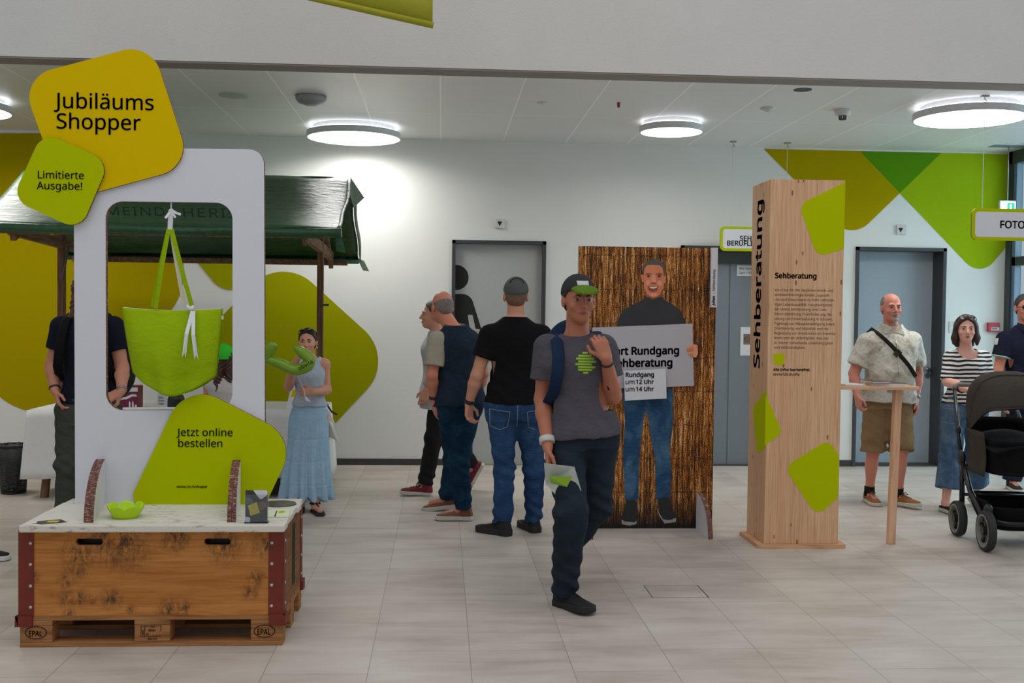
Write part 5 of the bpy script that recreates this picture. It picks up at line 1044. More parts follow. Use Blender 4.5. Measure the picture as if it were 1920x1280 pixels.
            v.f[sl] = np.where(ax < (ra+.05)*s, np.maximum(v.f[sl], dd), v.f[sl])
        v.cut(J['pel']+A[2]*waist*p.L, A[2])
        kz = np.mean([J[k][2] for k in ('knl', 'knr') if k in J]); az = min(J[k][2] for k in ('anl', 'anr') if k in J)
        v.ripple(lambda X, Y, Z: wr*(np.sin(60*Z+14*X+2.5*np.sin(16*X+9*Z))*.6+np.sin(31*Z-37*X+2*np.sin(21*Z))*.5)*(.35+np.exp(-((Z-kz)/.1)**2)+1.3*np.exp(-((Z-az-.05)/.09)**2)))
        return v.build(name, m, p.root)
    def shoe(p, q, m, ms, L_=.275, wide=1.0, high=.1, sole=.026, collar=True, toe=.0):
        an = p.J['an'+q]; s = p.s; f, pitch = p.feet[q]; f = unit(V(f[0], f[1], 0)); x = V(f[1], -f[0], 0); A = rot_axes(np.array([x, f, V(0, 0, 1)]), pitch); o = an - A[2]*.085*s
        A2 = np.array([A[0], A[2], A[1]]); k = s*L_/.275; W_ = [(-.068, .012), (-.06, .028), (-.03, .036), (.03, .035), (.09, .043), (.14, .048), (.18, .043), (.2, .03), (.209, .012)]
        P_ = np.array([o+A[1]*y*k for y in (-.09, .24)]); lo, hi = P_.min(0)-.1, P_.max(0)+.16; Hs = {-.068: .05, -.06: .075, -.03: .09, .03: .092, .09: .07, .14: .056, .18: .046, .2: .038, .209: .02}
        v = Vol(lo, hi, .004); v.add(loft(o, A2, [(y*k, 0, sole*.6*s, w*wide*s*.96, (Hs[y]-sole*.6)*s) for y, w in W_], 2.3), .01)
        if collar: v.add(cone(o+A[2]*.06*s-A[1]*.008*s, o+A[2]*(high)*s-A[1]*.014*s, .044*s, .041*s), .02)
        v.cut(o+A[2]*sole*s, -A[2]); v.cut(o+A[2]*high*s+A[1]*.0, A[2]*.95-A[1]*.1); sh = v.build('shoe', m, p.root)
        v = Vol(lo, hi, .004); v.add(loft(o+A[2]*0, A2, [(y*k*1.015, 0, sole*.5*s, w*wide*s*1.06+.002, .2) for y, w in W_], 2.2), .01); v.cut(o+A[2]*sole*s*1.12, A[2]); v.cut(o+A[2]*.001, -A[2]); so = v.build('sole', ms, sh)
        p.shoes = getattr(p, 'shoes', {}); p.shoes[q] = (sh, o, A, k)
        return sh
    def laces(p, q, m):
        sh, o, A, k = p.shoes[q]; b = MB(); s = p.s
        for y, z in ((.05, .09), (.072, .08), (.094, .072), (.114, .065)):
            b.tube([o+A[1]*y*k+A[2]*(z-.012)*s-A[0]*.026*s, o+A[1]*(y+.006)*k+A[2]*(z+.002)*s, o+A[1]*y*k+A[2]*(z-.012)*s+A[0]*.026*s], .0036*s, 6)
        for d in (-1, 1): b.tube([o+A[1]*.05*k+A[2]*.096*s, o+A[1]*.06*k+A[2]*.108*s+A[0]*d*.02*s, o+A[1]*.075*k+A[2]*.088*s+A[0]*d*.03*s, o+A[1]*.05*k+A[2]*.096*s], .003*s, 6)
        b.build('laces', m, sh, smooth=True)
    def hair(p, m, kind='short', e=.007, line=.07, name='hair', ringz=.052, ringy=.01):
        lo, hi = p.hc-.3*p.s, p.hc+.2*p.s; v = Vol(p.hc-.16*p.s-V(0, 0, .25*p.s if kind in ('long', 'bob') else 0), hi, .0045); v.add(ell(p.hl(0, -.014, .03), V(.076+e, .097+e, .09+e)*p.s, p.H), .01); v.add(ell(p.hl(0, -.04, -.02), V(.06+e, .06, .06)*p.s, p.H), .02)
        n = p.H[1]*.80-p.H[2]*.60; v.cut(p.hl(0, line, .085), n)                                  # hairline slants down and back behind the ears
        if kind == 'ring': v.cut(p.hl(0, 0, ringz), p.H[2]*.96+p.H[1]*.28); v.cut(p.hl(0, ringy, 0), p.H[1]*.8+p.H[2]*.25)
        v.cut(p.hl(0, -.05, -.075), -p.H[2]+p.H[1]*.3)
        if kind in ('long', 'bob'):
            ln = {'long': -.27, 'bob': -.125}[kind]
            for k in (-1, 1):
                v.add(cone(p.hl(k*.072, -.0, .03), p.hl(k*.088, -.005, ln*.6), .024*p.s, .028*p.s), .03); v.add(cone(p.hl(k*.088, -.005, ln*.6), p.hl(k*.092, .0, ln), .028*p.s, .014*p.s), .02); v.add(cone(p.hl(k*.04, -.07, .03), p.hl(k*.05, -.07, ln), .05*p.s, .035*p.s), .03)
                v.add(cone(p.hl(k*.02, .06, .098), p.hl(k*.074, .03, .02), .017*p.s, .018*p.s), .02)
            rp = .004 if kind == 'long' else .0015; v.ripple(lambda X, Y, Z: rp*np.sin(150*X+40*Y+(8 if kind == 'long' else 2)*np.sin(30*Z)))
        else: v.ripple(lambda X, Y, Z: .0012*np.sin(240*X+200*Z)*np.sin(200*Y))
        return v.build(name, m, p.root)
    def brows(p, m, w=.0042):
        for k in (-1, 1):
            b = MB(); b.tube([p.hl(k*.014, .094, .0215), p.hl(k*.03, .0935, .0265), p.hl(k*.046, .081, .0205)], [w*p.s, w*p.s*1.1, w*p.s*.5], 8); b.build('eyebrow', m, p.root, smooth=True)
    def mouth(p, open_=0.0):
        b = MB(); b.tube([p.hl(-.024, .0905, -.0615), p.hl(-.01, .0985, -.0585), p.hl(0, .0995, -.0595), p.hl(.01, .0985, -.0585), p.hl(.024, .0905, -.0615)], [.0015*p.s, .004*p.s, .004*p.s, .004*p.s, .0015*p.s], 8)
        b.tube([p.hl(-.022, .0905, -.063-open_), p.hl(0, .0985, -.067-open_*1.4), p.hl(.022, .0905, -.063-open_)], [.0015*p.s, .0048*p.s, .0015*p.s], 8); b.build('lips', LIPM, p.root, smooth=True)
        if open_: t = MB(); t.tube([p.hl(-.018, .093, -.0625), p.hl(0, .0985, -.0635), p.hl(.018, .093, -.0625)], .0028*p.s, 8); t.build('teeth', EYEW, p.root, smooth=True)
    def cap(p, m, mb, flat=False, big=1.0):
        lo, hi = p.hc-.24*p.s, p.hc+.24*p.s; H = p.H; v = Vol(lo, hi, .0045); v.add(ell(p.hl(0, -.016, .034), V(.086, .108, .098 if not flat else .09)*p.s*big, H), .01); v.cut(p.hl(0, .0, .034), -H[2]*.97-H[1]*(-.22)); 
        c = v.build('cap', m, p.root); v = Vol(lo, hi, .0045); v.add(ell(p.hl(0, .115, .044), V(.075, .075, .03)*p.s, rot_axes(H, -14)), .005); v.sub(ell(p.hl(0, .112, .036), V(.08, .08, .03)*p.s, rot_axes(H, -14)), .003); v.cut(p.hl(0, .09, 0), -H[1]); v.build('cap_brim', mb, c); p.capo = c; return c
    def band(p, name, q, t, r, m, w=.012, obj=None):           # wristband / watch round the forearm
        a = p.J['el'+q]*(1-t)+p.J['wr'+q]*t; d = unit(p.J['wr'+q]-p.J['el'+q]); b = MB(); b.tube([a-d*w, a-d*w*.9, a+d*w*.9, a+d*w], [r*.96, r, r, r*.96], 24); o = b.build(name, m, p.root, smooth=True); return o

from mathutils.bvhtree import BVHTree
def decal(name, obj, pts_fn, nu, nv, d, m, parent, off=.0025):  # thin patch laid on a surface, following it along direction d
    me = obj.data; o0 = origin_of(obj); bvh = BVHTree.FromPolygons([v.co+Vector(o0) for v in me.vertices], [tuple(q.vertices) for q in me.polygons]); d = unit(d); P_ = {}; b = MB(); last = None
    for j in range(nv+1):
        for i in range(nu+1):
            q = V(*pts_fn(i/nu, j/nv)); hit = bvh.ray_cast(Vector(q-d*.5), Vector(d), 1.2)[0]; P_[i, j] = (V(*hit)-d*off) if hit is not None else None
    k = {}
    for key, q in P_.items():
        if q is not None: k[key] = len(b.v); b.v.append(tuple(q))
    for j in range(nv):
        for i in range(nu):
            c = [(i, j), (i+1, j), (i+1, j+1), (i, j+1)]
            if all(x in k for x in c): b.f.append(tuple(k[x] for x in c)); b.mi.append(0)
    return b.build(name, m, parent, smooth=True, solid=.0015) if b.f else None
def g(u, Y, z): return V(at(u, 640, Y)[0], Y, z)
def jt(Y, **k): return {n: (at(a[0], a[1], Y+(a[2] if len(a) > 2 else 0)) if not isinstance(a, np.ndarray) else a) for n, a in k.items()}
def backpack(p, label, m, ms, w=.15, h=.42, dz=.12, dep=.12, straps=True, name='backpack'):
    A, s, pl = p.A, p.s, p.J['pel']; o = thing(name, pl-A[1]*.2*s+A[2]*dz, label, 'backpack'); c = pl+A[2]*(dz+h/2)-A[1]*(.135*s+dep*.62)
    v = Vol(c-.36, c+.36, .006); v.add(ell(c, V(w, dep, h*.56), A), .01); v.add(ell(c-A[2]*h*.18-A[1]*.04, V(w*.92, dep, h*.36), A), .05); v.cut(c+A[1]*dep*.62, A[1]); v.build('bag_body', m, o)
    q = MB(); q.tube([c+A[2]*h*.5-A[0]*.03+A[1]*dep*.5, c+A[2]*(h*.58)+A[1]*dep*.5, c+A[2]*h*.5+A[0]*.03+A[1]*dep*.5], .008, 8); q.build('top_loop', ms, o, smooth=True)
    if straps:
        for k in (-1, 1):
            L_ = p.L; e = .03; pts = [pl+A[0]*k*x*s+A[1]*y*s+A[2]*z*L_ for x, y, z in ((.1, -.13, .30), (.098, -.15, .44), (.1, -.10, .535), (.105, -.02, .572), (.112, .075, .53), (.118, .128+e*.3, .45), (.13, .138+e*.3, .36), (.15, .11+e*.2, .25), (.168, .02, .18), (.15, -.1, .13))]
            q = MB(); q.tube(pts, .03*s, 10, flat=.28); q.build('strap', ms, o, smooth=True)
    return o
def shades(p, m, up=True, name='sunglasses'):
    q = MB(); z, y = (.105, .068) if up else (.004, .103); t = rot_axes(p.H, 38) if up else p.H
    for k in (-1, 1):
        c = p.hl(k*.034, y, z); ring = [c+p.s*(t[0]*.029*math.cos(a)+t[2]*.022*math.sin(a)+t[1]*(-.004*math.cos(a)**2)) for a in np.linspace(0, 2*math.pi, 25)[:-1]]
        n = len(ring); q.add(ring+[r-t[1]*.004 for r in ring], [tuple(range(n)), tuple(range(2*n-1, n-1, -1))]+[(i, (i+1) % n, n+(i+1) % n, n+i) for i in range(n)])
        q.tube([p.hl(k*.062, y, z), p.hl(k*.08, y-.05 if up else .03, z-.02 if up else .006), p.hl(k*.083, y-.1 if up else -.03, z-.06 if up else -.002)], .0035*p.s, 6)
    q.tube([p.hl(-.01, y+.003, z+.004), p.hl(.01, y+.003, z+.004)], .003*p.s, 6); return q.build(name, m, p.root)
DSHOE = plain('black_knit_shoe', rgb(24, 24, 25), .8, var=.35, scale=160); DSOLE = plain('black_sole', rgb(30, 30, 31), .7); WSOLE = plain('off_white_sole', rgb(196, 190, 178), .7); BRSHOE = plain('brown_leather_shoe', rgb(118, 66, 36), .5, var=.15); LENS = plain('dark_lens', rgb(18, 16, 16), .12, spec=.6)

# --- man in the grey T-shirt walking towards the camera
Y = 5.6
J = jt(Y, pel=(1092, 806), neck=(1081, 630), shl=(1026, 652, .02), shr=(1131, 652, -.02), ell=(1017, 748, .03), wrl=(1027, 838, -.12), elr=(1150, 742, -.03), wrr=(1137, 672, -.2), knl=(1071, 962, -.18), knr=(1117, 950, .08))
J['anl'] = g(1064, 5.58, .088); J['anr'] = at(1062, 1028, 6.0)
w = Person((at(1080, 900, Y)[0], Y), 'person in a dark grey T-shirt and green brimmed cap striding towards the camera', 1.04, 182, J, head_yaw=188, head_pitch=-3, head=at(1085, 562, Y-.04), skin_c=rgb(178, 116, 90), bulk=1.0,
           hands=[('l', (.05, -.25, -1), (1, -.2, 0), (0, -1, -.2), .75), ('r', (-.35, .1, .9), (-.2, 1, .1), (-.9, -.2, .2), 1.0)], feet={'l': (V(.55, -.83, 0), 4), 'r': (V(.12, -1, 0), -52)})
GT = cloth('grey_tshirt_cotton', rgb(84, 81, 88), .1, .45); ts = w.top('tshirt', GT, hem=-.035, sleeve=.62, e=.017, sl_r=.07, sl_e=.073, wr=.005, flare=.02)
w.trousers('trousers', cloth('dark_slate_trousers', rgb(36, 46, 56), .15, .5), rk=.08, ra=.07, length=1.0, wr=.008, thigh=.1)
SHK = [w.shoe(q, DSHOE, DSOLE, high=.105, sole=.03) for q in 'lr']; w.laces('l', plain('black_laces', rgb(20, 20, 20), .8))
CAPM = cloth('dark_grey_cap', rgb(52, 54, 54), .1, .2); LB = cloth('lime_cap_brim', rgb(92, 122, 32), .1, .1); c_ = w.cap(CAPM, LB); hm = hairm('short_dark_hair', rgb(44, 34, 28)); w.hair(hm, 'short'); w.brows(hm); w.mouth()
decal('cap_print', c_, lambda s, t: w.hl(-.03+.06*s, .12, .075+.022*t), 8, 4, -w.H[1], plain('white_print', rgb(200, 202, 204), .6), c_)
LP = plain('lime_shirt_print', rgb(150, 186, 50), .7, var=.06)
pc_ = at(1101, 679, Y-.2)
for i, (a, b) in enumerate(((-.6, .55), (-.85, .75), (-.95, .9), (-.7, 1.0), (-.98, .6), (-.8, .98), (-.95, .85), (-.6, .7))):
    zz = .05-.0145*i; hw = math.sqrt(max(.0003, .056**2-(zz-.0)**2)); decal('shirt_print', ts, lambda s, t: (pc_[0]+hw*(a+(b-a)*s), Y-.4, pc_[2]+zz-.0115*t), 8, 2, (0, 1, 0), LP, ts)
w.band('wristband', 'l', .86, .041, plain('white_wristband', rgb(196, 194, 190), .7), .016); w.band('bracelet', 'r', .9, .036, BLACKP, .005)
NAVY = cloth('navy_backpack_fabric', rgb(28, 44, 72), .12, .3); backpack(w, 'navy blue backpack on the back of the striding man in grey', NAVY, NAVY, w=.17, h=.44, dep=.12)
fy = thing('flyer', at(1062, 902, 5.35), 'pale green and white flyer held low in the hand of the striding man', 'flyer'); fy_ = 5.36
m = MB(); a = [at(u, v, fy_) for u, v in ((1020, 868), (1078, 876), (1092, 922), (1044, 931), (1026, 912))]; m.add([q+V(0, .02*i, 0) for i, q in enumerate(a)], [(0, 1, 2, 3, 4)]); m.build('sheet', plain('pale_paper', rgb(196, 200, 194), .7), fy, solid=.002)
m = MB(); a = [at(u, v, fy_-.006) for u, v in ((1030, 893), (1074, 893), (1064, 914), (1034, 908))]; m.add([q+V(0, .012*i, 0) for i, q in enumerate(a)], [(0, 1, 2, 3)]); m.build('lime_print', LP, fy, solid=.001)

# --- man in black T-shirt and grey flat cap, from behind
Y = 7.42
J = jt(Y, pel=(963, 757), neck=(966, 598), shl=(918, 628), shr=(1015, 628), ell=(894, 704, -.02), wrl=(879, 756, .04), elr=(1036, 705), wrr=(1034, 768, .06), knl=(946, 880), knr=(1002, 876, .06))
J['anl'] = g(946, 7.4, .088); J['anr'] = g(1004, 7.52, .088)
w = Person((at(965, 900, Y)[0], Y), 'person seen from behind in a black T-shirt, blue jeans and grey flat cap', 1.03, 0, J, head=at(967, 555, Y+.02), skin_c=rgb(204, 148, 122), bulk=1.08,
           hands=[('l', (.02, .1, -1), (.75, -.6, 0), (.5, .8, 0), .75), ('r', (-.02, .1, -1), (-.75, -.3, 0), (0, 1, 0), .5)], feet={'l': (V(-.74, .67, 0), 0), 'r': (V(-.28, .96, 0), 0)})
w.top('tshirt', cloth('black_cotton', rgb(19, 19, 21), .15, .4), hem=.005, sleeve=.56, e=.017, sl_r=.072, sl_e=.075, flare=.004)
JM = denim('mid_blue_jeans', rgb(40, 66, 102), rgb(70, 104, 142), .6); jn = w.trousers('jeans', JM, rk=.072, ra=.062, length=1.0, wr=.0075, thigh=.098, waist=.09)
STITCH = plain('pale_stitching', rgb(134, 146, 160), .8)
def stitch(p, jn, segs, d=(0, 1, 0), wd=.004):
    for a, b in segs: decal('seam', jn, lambda s, t: (a[0]+(b[0]-a[0])*s+(wd*(t-.5) if abs(b[0]-a[0]) < abs(b[2]-a[2]) else 0), a[1]-.3, a[2]+(b[2]-a[2])*s+(0 if abs(b[0]-a[0]) < abs(b[2]-a[2]) else wd*(t-.5))), 14, 1, d, STITCH, jn, .002)
pp = lambda u, v: at(u, v, Y)
stitch(w, jn, [(pp(917, 764), pp(954, 769)), (pp(954, 769), pp(950, 797)), (pp(917, 764), pp(918, 796)), (pp(918, 796), pp(936, 803)), (pp(936, 803), pp(950, 797)), (pp(968, 757), pp(968, 800)), (pp(986, 769), pp(1016, 764)), (pp(986, 769), pp(989, 798)), (pp(989, 798), pp(1002, 803))])
for q in 'lr': sh = w.shoe(q, DSHOE, DSOLE, L_=.285, high=.1, sole=.038, wide=1.06)
w.hair(hairm('cropped_brown_hair', rgb(120, 88, 70)), 'short', e=.003); GC = cloth('grey_flat_cap', rgb(86, 88, 86), .12, .25); w.cap(GC, GC)
p_ = w; cp_ = MB(); cp_.tube([p_.hl(.05*math.cos(a), -.09-.0*a, .075+.045*math.sin(a)) for a in np.linspace(.2, 2.9, 14)], .003, 6); cp_.build('cap_opening', plain('dark_gap', rgb(20, 20, 20), .8), w.capo, smooth=True)
w.band('watch', 'l', .93, .036, BLACKP, .013)

# --- bald man in navy vest, stepping away to the left
Y = 7.95
J = jt(Y, pel=(862, 750), neck=(853, 614), shl=(819, 640, -.1), shr=(893, 634, .12), ell=(810, 704, -.14), wrl=(813, 748, -.06), elr=(906, 700, .1), wrr=(892, 752, .16), knl=(850, 862, .25), knr=(860, 862, -.02))
J['anl'] = g(843, 8.32, .1); J['anr'] = g(873, 7.92, .088)
w = Person((at(860, 900, Y)[0], Y), 'bald person with grey hair fringe in a navy vest, seen from behind, hand in pocket', 1.0, 32, J, head_yaw=22, head_pitch=-8, head=at(829, 576, Y+.08), skin_c=rgb(206, 134, 110), bulk=1.04, belly=.02,
           hands=[('l', (.15, .1, -1), (.7, .3, 0), (-.2, .9, 0), .3), ('r', (0, .2, -1), (-.8, .2, 0), (0, 1, 0), .4)], feet={'l': (V(-1, .12, 0), -8), 'r': (V(-.98, .1, 0), 0)})
BEI = cloth('beige_shirt_cotton', rgb(168, 160, 140), .06, .35); w.top('shirt', BEI, hem=.05, sleeve=.72, e=.012, sl_r=.07, sl_e=.078, wr=.004)
VM = cloth('navy_vest_fabric', rgb(35, 47, 62), .12, .4); w.top('vest', VM, hem=-.03, sleeve=.0, e=.027, flare=.014, wr=.005)
m = MB(); m.tube([w.J['neck']+w.A[2]*.012+.072*(w.A[0]*math.cos(a)+w.A[1]*math.sin(a))+w.A[2]*.012*math.sin(a) for a in np.linspace(0, 2*math.pi, 25)], .014, 10); m.build('collar', plain('grey_vest_collar', rgb(70, 72, 72), .8), w.root, smooth=True)
w.trousers('jeans', denim('dark_teal_jeans', rgb(20, 46, 68), rgb(44, 84, 108), .6), rk=.076, ra=.068, length=1.0, wr=.0075, thigh=.1)
for q in 'lr': w.shoe(q, BRSHOE, WSOLE, L_=.28, high=.098, sole=.03)
w.hair(hairm('grey_hair_fringe', rgb(126, 114, 106)), 'ring', e=.003, line=.03, ringz=.022, ringy=-.005); w.band('watch', 'l', .9, .034, BLACKP, .012); w.brows(hairm('grey_brows', rgb(120, 110, 104))); w.mouth()
gl_ = MB(); gl_.tube([w.hl(-.083, -.02, .008), w.hl(-.08, .05, .012), w.hl(-.07, .1, .01)], .002, 6); gl_.tube([w.hl(.083, -.02, .008), w.hl(.08, .05, .012), w.hl(.07, .1, .01)], .002, 6); gl_.build('glasses', BLACKP, w.root, smooth=True)

# --- person walking left behind him
Y = 9.1
J = jt(Y, pel=(825, 730), neck=(821, 622), shl=(824, 640, .17), shr=(820, 641, -.17), ell=(832, 692, .2), wrl=(818, 735, .2), elr=(822, 690, -.2), wrr=(800, 730, -.24), knl=(856, 826, .1), knr=(813, 822, -.1))
J['anl'] = at(886, 874, 9.25); J['anr'] = g(800, 9.0, .088)
w = Person((at(830, 900, Y)[0], Y), 'person in a light grey jacket, black trousers and maroon sneakers, mostly behind the bald man', 1.0, 90, J, head=at(813, 590, Y), skin_c=rgb(200, 146, 122), h=.0068,
           hands=[('r', (-.3, 0, -1), (0, 1, 0), (-1, 0, -.2), .5), ('l', (-.3, 0, -1), (0, -1, 0), (-1, 0, -.2), .5)], feet={'l': (V(-1, 0, 0), -62), 'r': (V(-1, 0, 0), 4)})
w.top('jacket', cloth('light_grey_jacket', rgb(176, 176, 178), .05, .3), hem=-.17, sleeve=.85, e=.03, sl_r=.075, sl_e=.07, flare=.03)
for q in 'lr':
    m = MB(); m.tube([w.J['el'+q]*.98+w.J['sh'+q]*.02, w.J['el'+q]*.5+w.J['wr'+q]*.5, w.J['el'+q]*.12+w.J['wr'+q]*.88], [.062, .058, .05], 20); m.build('sleeve', MATS['light_grey_jacket'], w.root, smooth=True)
w.trousers('trousers', cloth('black_trousers', rgb(32, 32, 32), .15, .4), rk=.074, ra=.062, length=.99)
MRN = plain('maroon_canvas', rgb(112, 22, 44), .8, var=.1)
for q in 'lr': w.shoe(q, MRN, WSOLE, high=.095)
w.laces('r', plain('maroon_laces', rgb(70, 14, 28), .8)); hm = hairm('brown_hair', rgb(66, 48, 38)); w.hair(hm, 'short'); w.brows(hm); w.mouth()

# --- girl with the balloon by the stall
Y = 8.3
J = jt(Y, pel=(580, 778), neck=(582, 672), shl=(554, 686), shr=(608, 683), ell=(541, 724, -.06), wrl=(551, 686, -.26), elr=(613, 731, .0), wrr=(588, 735, -.2), knl=(568, 862), knr=(592, 862, -.03))
J['anl'] = g(566, 8.33, .072); J['anr'] = g(593, 8.22, .072)
GS = skin('girl_skin', rgb(206, 152, 128))
w = Person((at(580, 900, Y)[0], Y), 'person, girl in pale blue top and long tiered light blue skirt holding a balloon', .86, 184, J, head_yaw=176, head=at(577, 641, Y-.01), skin_c=rgb(206, 152, 128), bulk=.86, female=True, h=.0054,
           hands=[('l', (.45, -.15, .9), (.8, .5, 0), (.1, -1, .2), .9), ('r', (-1, -.12, .05), (0, .9, -.3), (0, -.2, 1), .95)], feet={'l': (V(.05, -1, 0), 0), 'r': (V(.4, -.9, 0), 0)})
TOP = cloth('pale_blue_top', rgb(178, 190, 204), .05, .4); w.top('sleeveless_top', TOP, hem=.095, sleeve=0, e=.015, flare=.02, neck=('tank', 0), wr=.005)
SKIRT = cloth('light_blue_skirt', rgb(158, 190, 214), .08, .4, 500); pl = w.J['pel']; zb = .105; ax = at(573, 928, Y)[0]-pl[0]
secs = []
for k, (z, rx) in enumerate(((.865, .1), (.80, .13), (.74, .146), (.62, .153), (.52, .158), (.42, .165), (.3, .178), (.2, .19), (zb, .2))): q = (.865-z)/(.865-zb); secs.append((z, ax*q, 0, rx, rx*.72))
secs = [(z, cx, cy, rx, ry) for z, cx, cy, rx, ry in secs][::-1]; b0, b1 = w.bounds(.2); v = Vol((b0[0]-.1, b0[1]-.1, .04), (b1[0]+.1, b1[1]+.1, 1.0), .0062)
v.add(loft(V(pl[0], pl[1], 0), np.eye(3), secs), .01); an_ = lambda X, Y_: np.arctan2(Y_-pl[1], X-pl[0]-ax*.6)
def folds(X, Y_, Z):
    q = np.clip((.76-Z)/.65, 0, 1); t = an_(X, Y_); st = sum(np.exp(-((Z-zz)/.006)**2) for zz in (.565, .395, .215)); return -.013*q*np.sin(11*t+2*np.sin(5*Z))*(.5+q) - .003*np.sin(46*t)*np.clip(q*8, 0, 1) + .004*st + .0025*np.sin(260*Z)*(Z > .765)
v.ripple(folds).build('skirt', SKIRT, w.root)
BLKL = plain('black_sandal_leather', rgb(26, 25, 26), .5)
for q in 'lr':
    an = w.J['an'+q]; f = unit(w.feet[q][0]); x = V(f[1], -f[0], 0); o = V(an[0], an[1], 0); m = MB(); vv = Vol(o-.22, o+.24, .0045)
    vv.add(loft(o, np.array([x, V(0, 0, 1), f]), [(-.06, 0, .01, .016, .02), (-.04, 0, .01, .028, .02), (.04, 0, .01, .03, .02), (.11, 0, .01, .04, .02), (.15, 0, .01, .034, .02), (.172, 0, .01, .012, .02)], 2.4), .005); vv.cut((0, 0, .026), (0, 0, 1)); vv.cut((0, 0, .001), (0, 0, -1)); sn = vv.build('sandal', BLKL, w.root)
    m.tube([o+x*.034+V(0, 0, .015)+f*.1, o+f*.1+V(0, 0, .052), o-x*.034+V(0, 0, .015)+f*.1], .011, 8, flat=.4); m.tube([o+x*.032+V(0, 0, .02)+f*.05, o+f*.055+V(0, 0, .068), o-x*.032+V(0, 0, .02)+f*.05], .01, 8, flat=.4)
    m.tube([o+.036*(x*math.cos(a)+f*math.sin(a))+V(0, 0, .075) for a in np.linspace(0, 2*math.pi, 20)], .008, 8); m.tube([o+f*.1+V(0, 0, .055), o+f*.03+V(0, 0, .08)], .008, 8); m.build('straps', BLKL, sn, smooth=True)
    ft = Vol(o-.2, o+.25, .0045); ft.add(cone(an, o+f*.02+V(0, 0, .05), .03, .03), .02); ft.add(cone(o+f*.02+V(0, 0, .05), o+f*.13+V(0, 0, .036), .028, .02), .02); ft.cut((0, 0, .024), (0, 0, -1)); ft.build('foot', w.skin, w.root)
hm = hairm('dark_brown_girl_hair', rgb(44, 32, 26)); w.hair(hm, 'short', e=.009, line=.072); m = MB(); m.ball(w.hl(0, -.11, .06), .035, 14, 10); m.tube([w.hl(0, -.11, .05), w.hl(.01, -.13, -.03), w.hl(.01, -.12, -.11)], [.03, .024, .01], 12); m.build('ponytail', hm, w.root, smooth=True)
w.brows(hm, .003); w.mouth(); shades(w, LENS); m = MB(); m.ball(w.hl(-.082, -.004, -.05), .006, 10, 8); m.tube([w.hl(-.08, -.004, -.036), w.hl(-.082, -.004, -.05)], .0015, 6); m.build('earring', plain('pearl_earring', rgb(220, 210, 200), .3), w.root, smooth=True)
# balloon and its stick
BALM = NT('lime_balloon'); BALM.set(rgb(136, 176, 40), .22); BALM.b.inputs['Transmission Weight'].default_value = .12; BALM.b.inputs['Subsurface Weight'].default_value = .2; BALM.b.inputs['Subsurface Radius'].default_value = (.03, .03, .01)
yb = 7.92; bl_ = thing('balloon', at(550, 690, yb), 'long lime green bent balloon waved in front of the girl', 'balloon')
def bez(pts, n=26):
    P_ = [V(*q) for q in pts]; o = []
    for t in np.linspace(0, len(P_)-1.0001, n):
        i = int(t); u = t-i; a, b, c, d = P_[max(i-1, 0)], P_[i], P_[min(i+1, len(P_)-1)], P_[min(i+2, len(P_)-1)]; o.append(.5*((2*b)+(c-a)*u+(2*a-5*b+4*c-d)*u*u+(3*b-a-3*c+d)*u**3))
    return o
pts = bez([at(514, 641, yb), at(508, 654, yb), at(501, 672, yb+.02), at(526, 682, yb), at(552, 693, yb-.02), at(574, 688, yb-.03), at(582, 676, yb-.02), at(566, 660, yb), at(549, 648, yb)], 40)
n = len(pts); rr = [.008]+[.041*(1-.10*(1 if 9 < i < 13 or 25 < i < 29 else 0)) for i in range(n-6)]+[.038, .032, .024, .014, .005]; rr[1] = .03; rr[2] = .04
m = MB(); m.tube(pts, rr, 18); m.build('balloon_tube', BALM.m, bl_, smooth=True)
text('obvita', at(561, 694, yb-.085), INK, bl_, size=.05, skew=.5, bold=.01)
tip = at(559, 703, yb+.0); hnd = w.J['wrr']+V(-.062, -.05, .0)
m = MB(); m.tube([at(557, 702, yb+.02), hnd+V(0, -.006, .01), at(573, 752, 8.0)], .0042, 8); m.build('stick', WPL, bl_, smooth=True)
m = MB(); a = [at(u, v, 7.99) for u, v in ((571, 743), (576, 745), (583, 753), (574, 751))]; m.add(a, [(0, 1, 2, 3)]); m.build('paper_tag', PRINTW, bl_, solid=.0015)

# --- grey bearded man in the mottled shirt and cargo shorts
Y = 8.65
J = jt(Y, pel=(1664, 742), neck=(1671, 614), shl=(1624, 641), shr=(1711, 638), ell=(1601, 700, .0), wrl=(1607, 742, -.1), elr=(1721, 702, .02), wrr=(1717, 748, -.04), knl=(1637, 846), knr=(1691, 846, -.12))
J['anl'] = g(1636, 8.68, .088); J['anr'] = g(1690, 8.52, .095)
w = Person((at(1665, 900, Y)[0], Y), 'person with grey beard in a mottled light shirt, khaki cargo shorts and brown shoes', 1.0, 172, J, head_yaw=178, head=at(1671, 577, Y-.03), skin_c=rgb(204, 138, 118), bulk=1.16, belly=.035,
           hands=[('l', (.1, -.2, -1), (1, .1, 0), (0, -1, -.2), .85), ('r', (-.05, -.2, -1), (-1, .1, 0), (0, -1, -.2), .5)], feet={'l': (V(-.06, -1, 0), 0), 'r': (V(.5, -.86, 0), 4)})
CAMO = camo_mat(); st_ = w.top('shirt', CAMO, hem=-.045, sleeve=.74, e=.026, sl_r=.074, sl_e=.088, flare=.02, wr=.006)
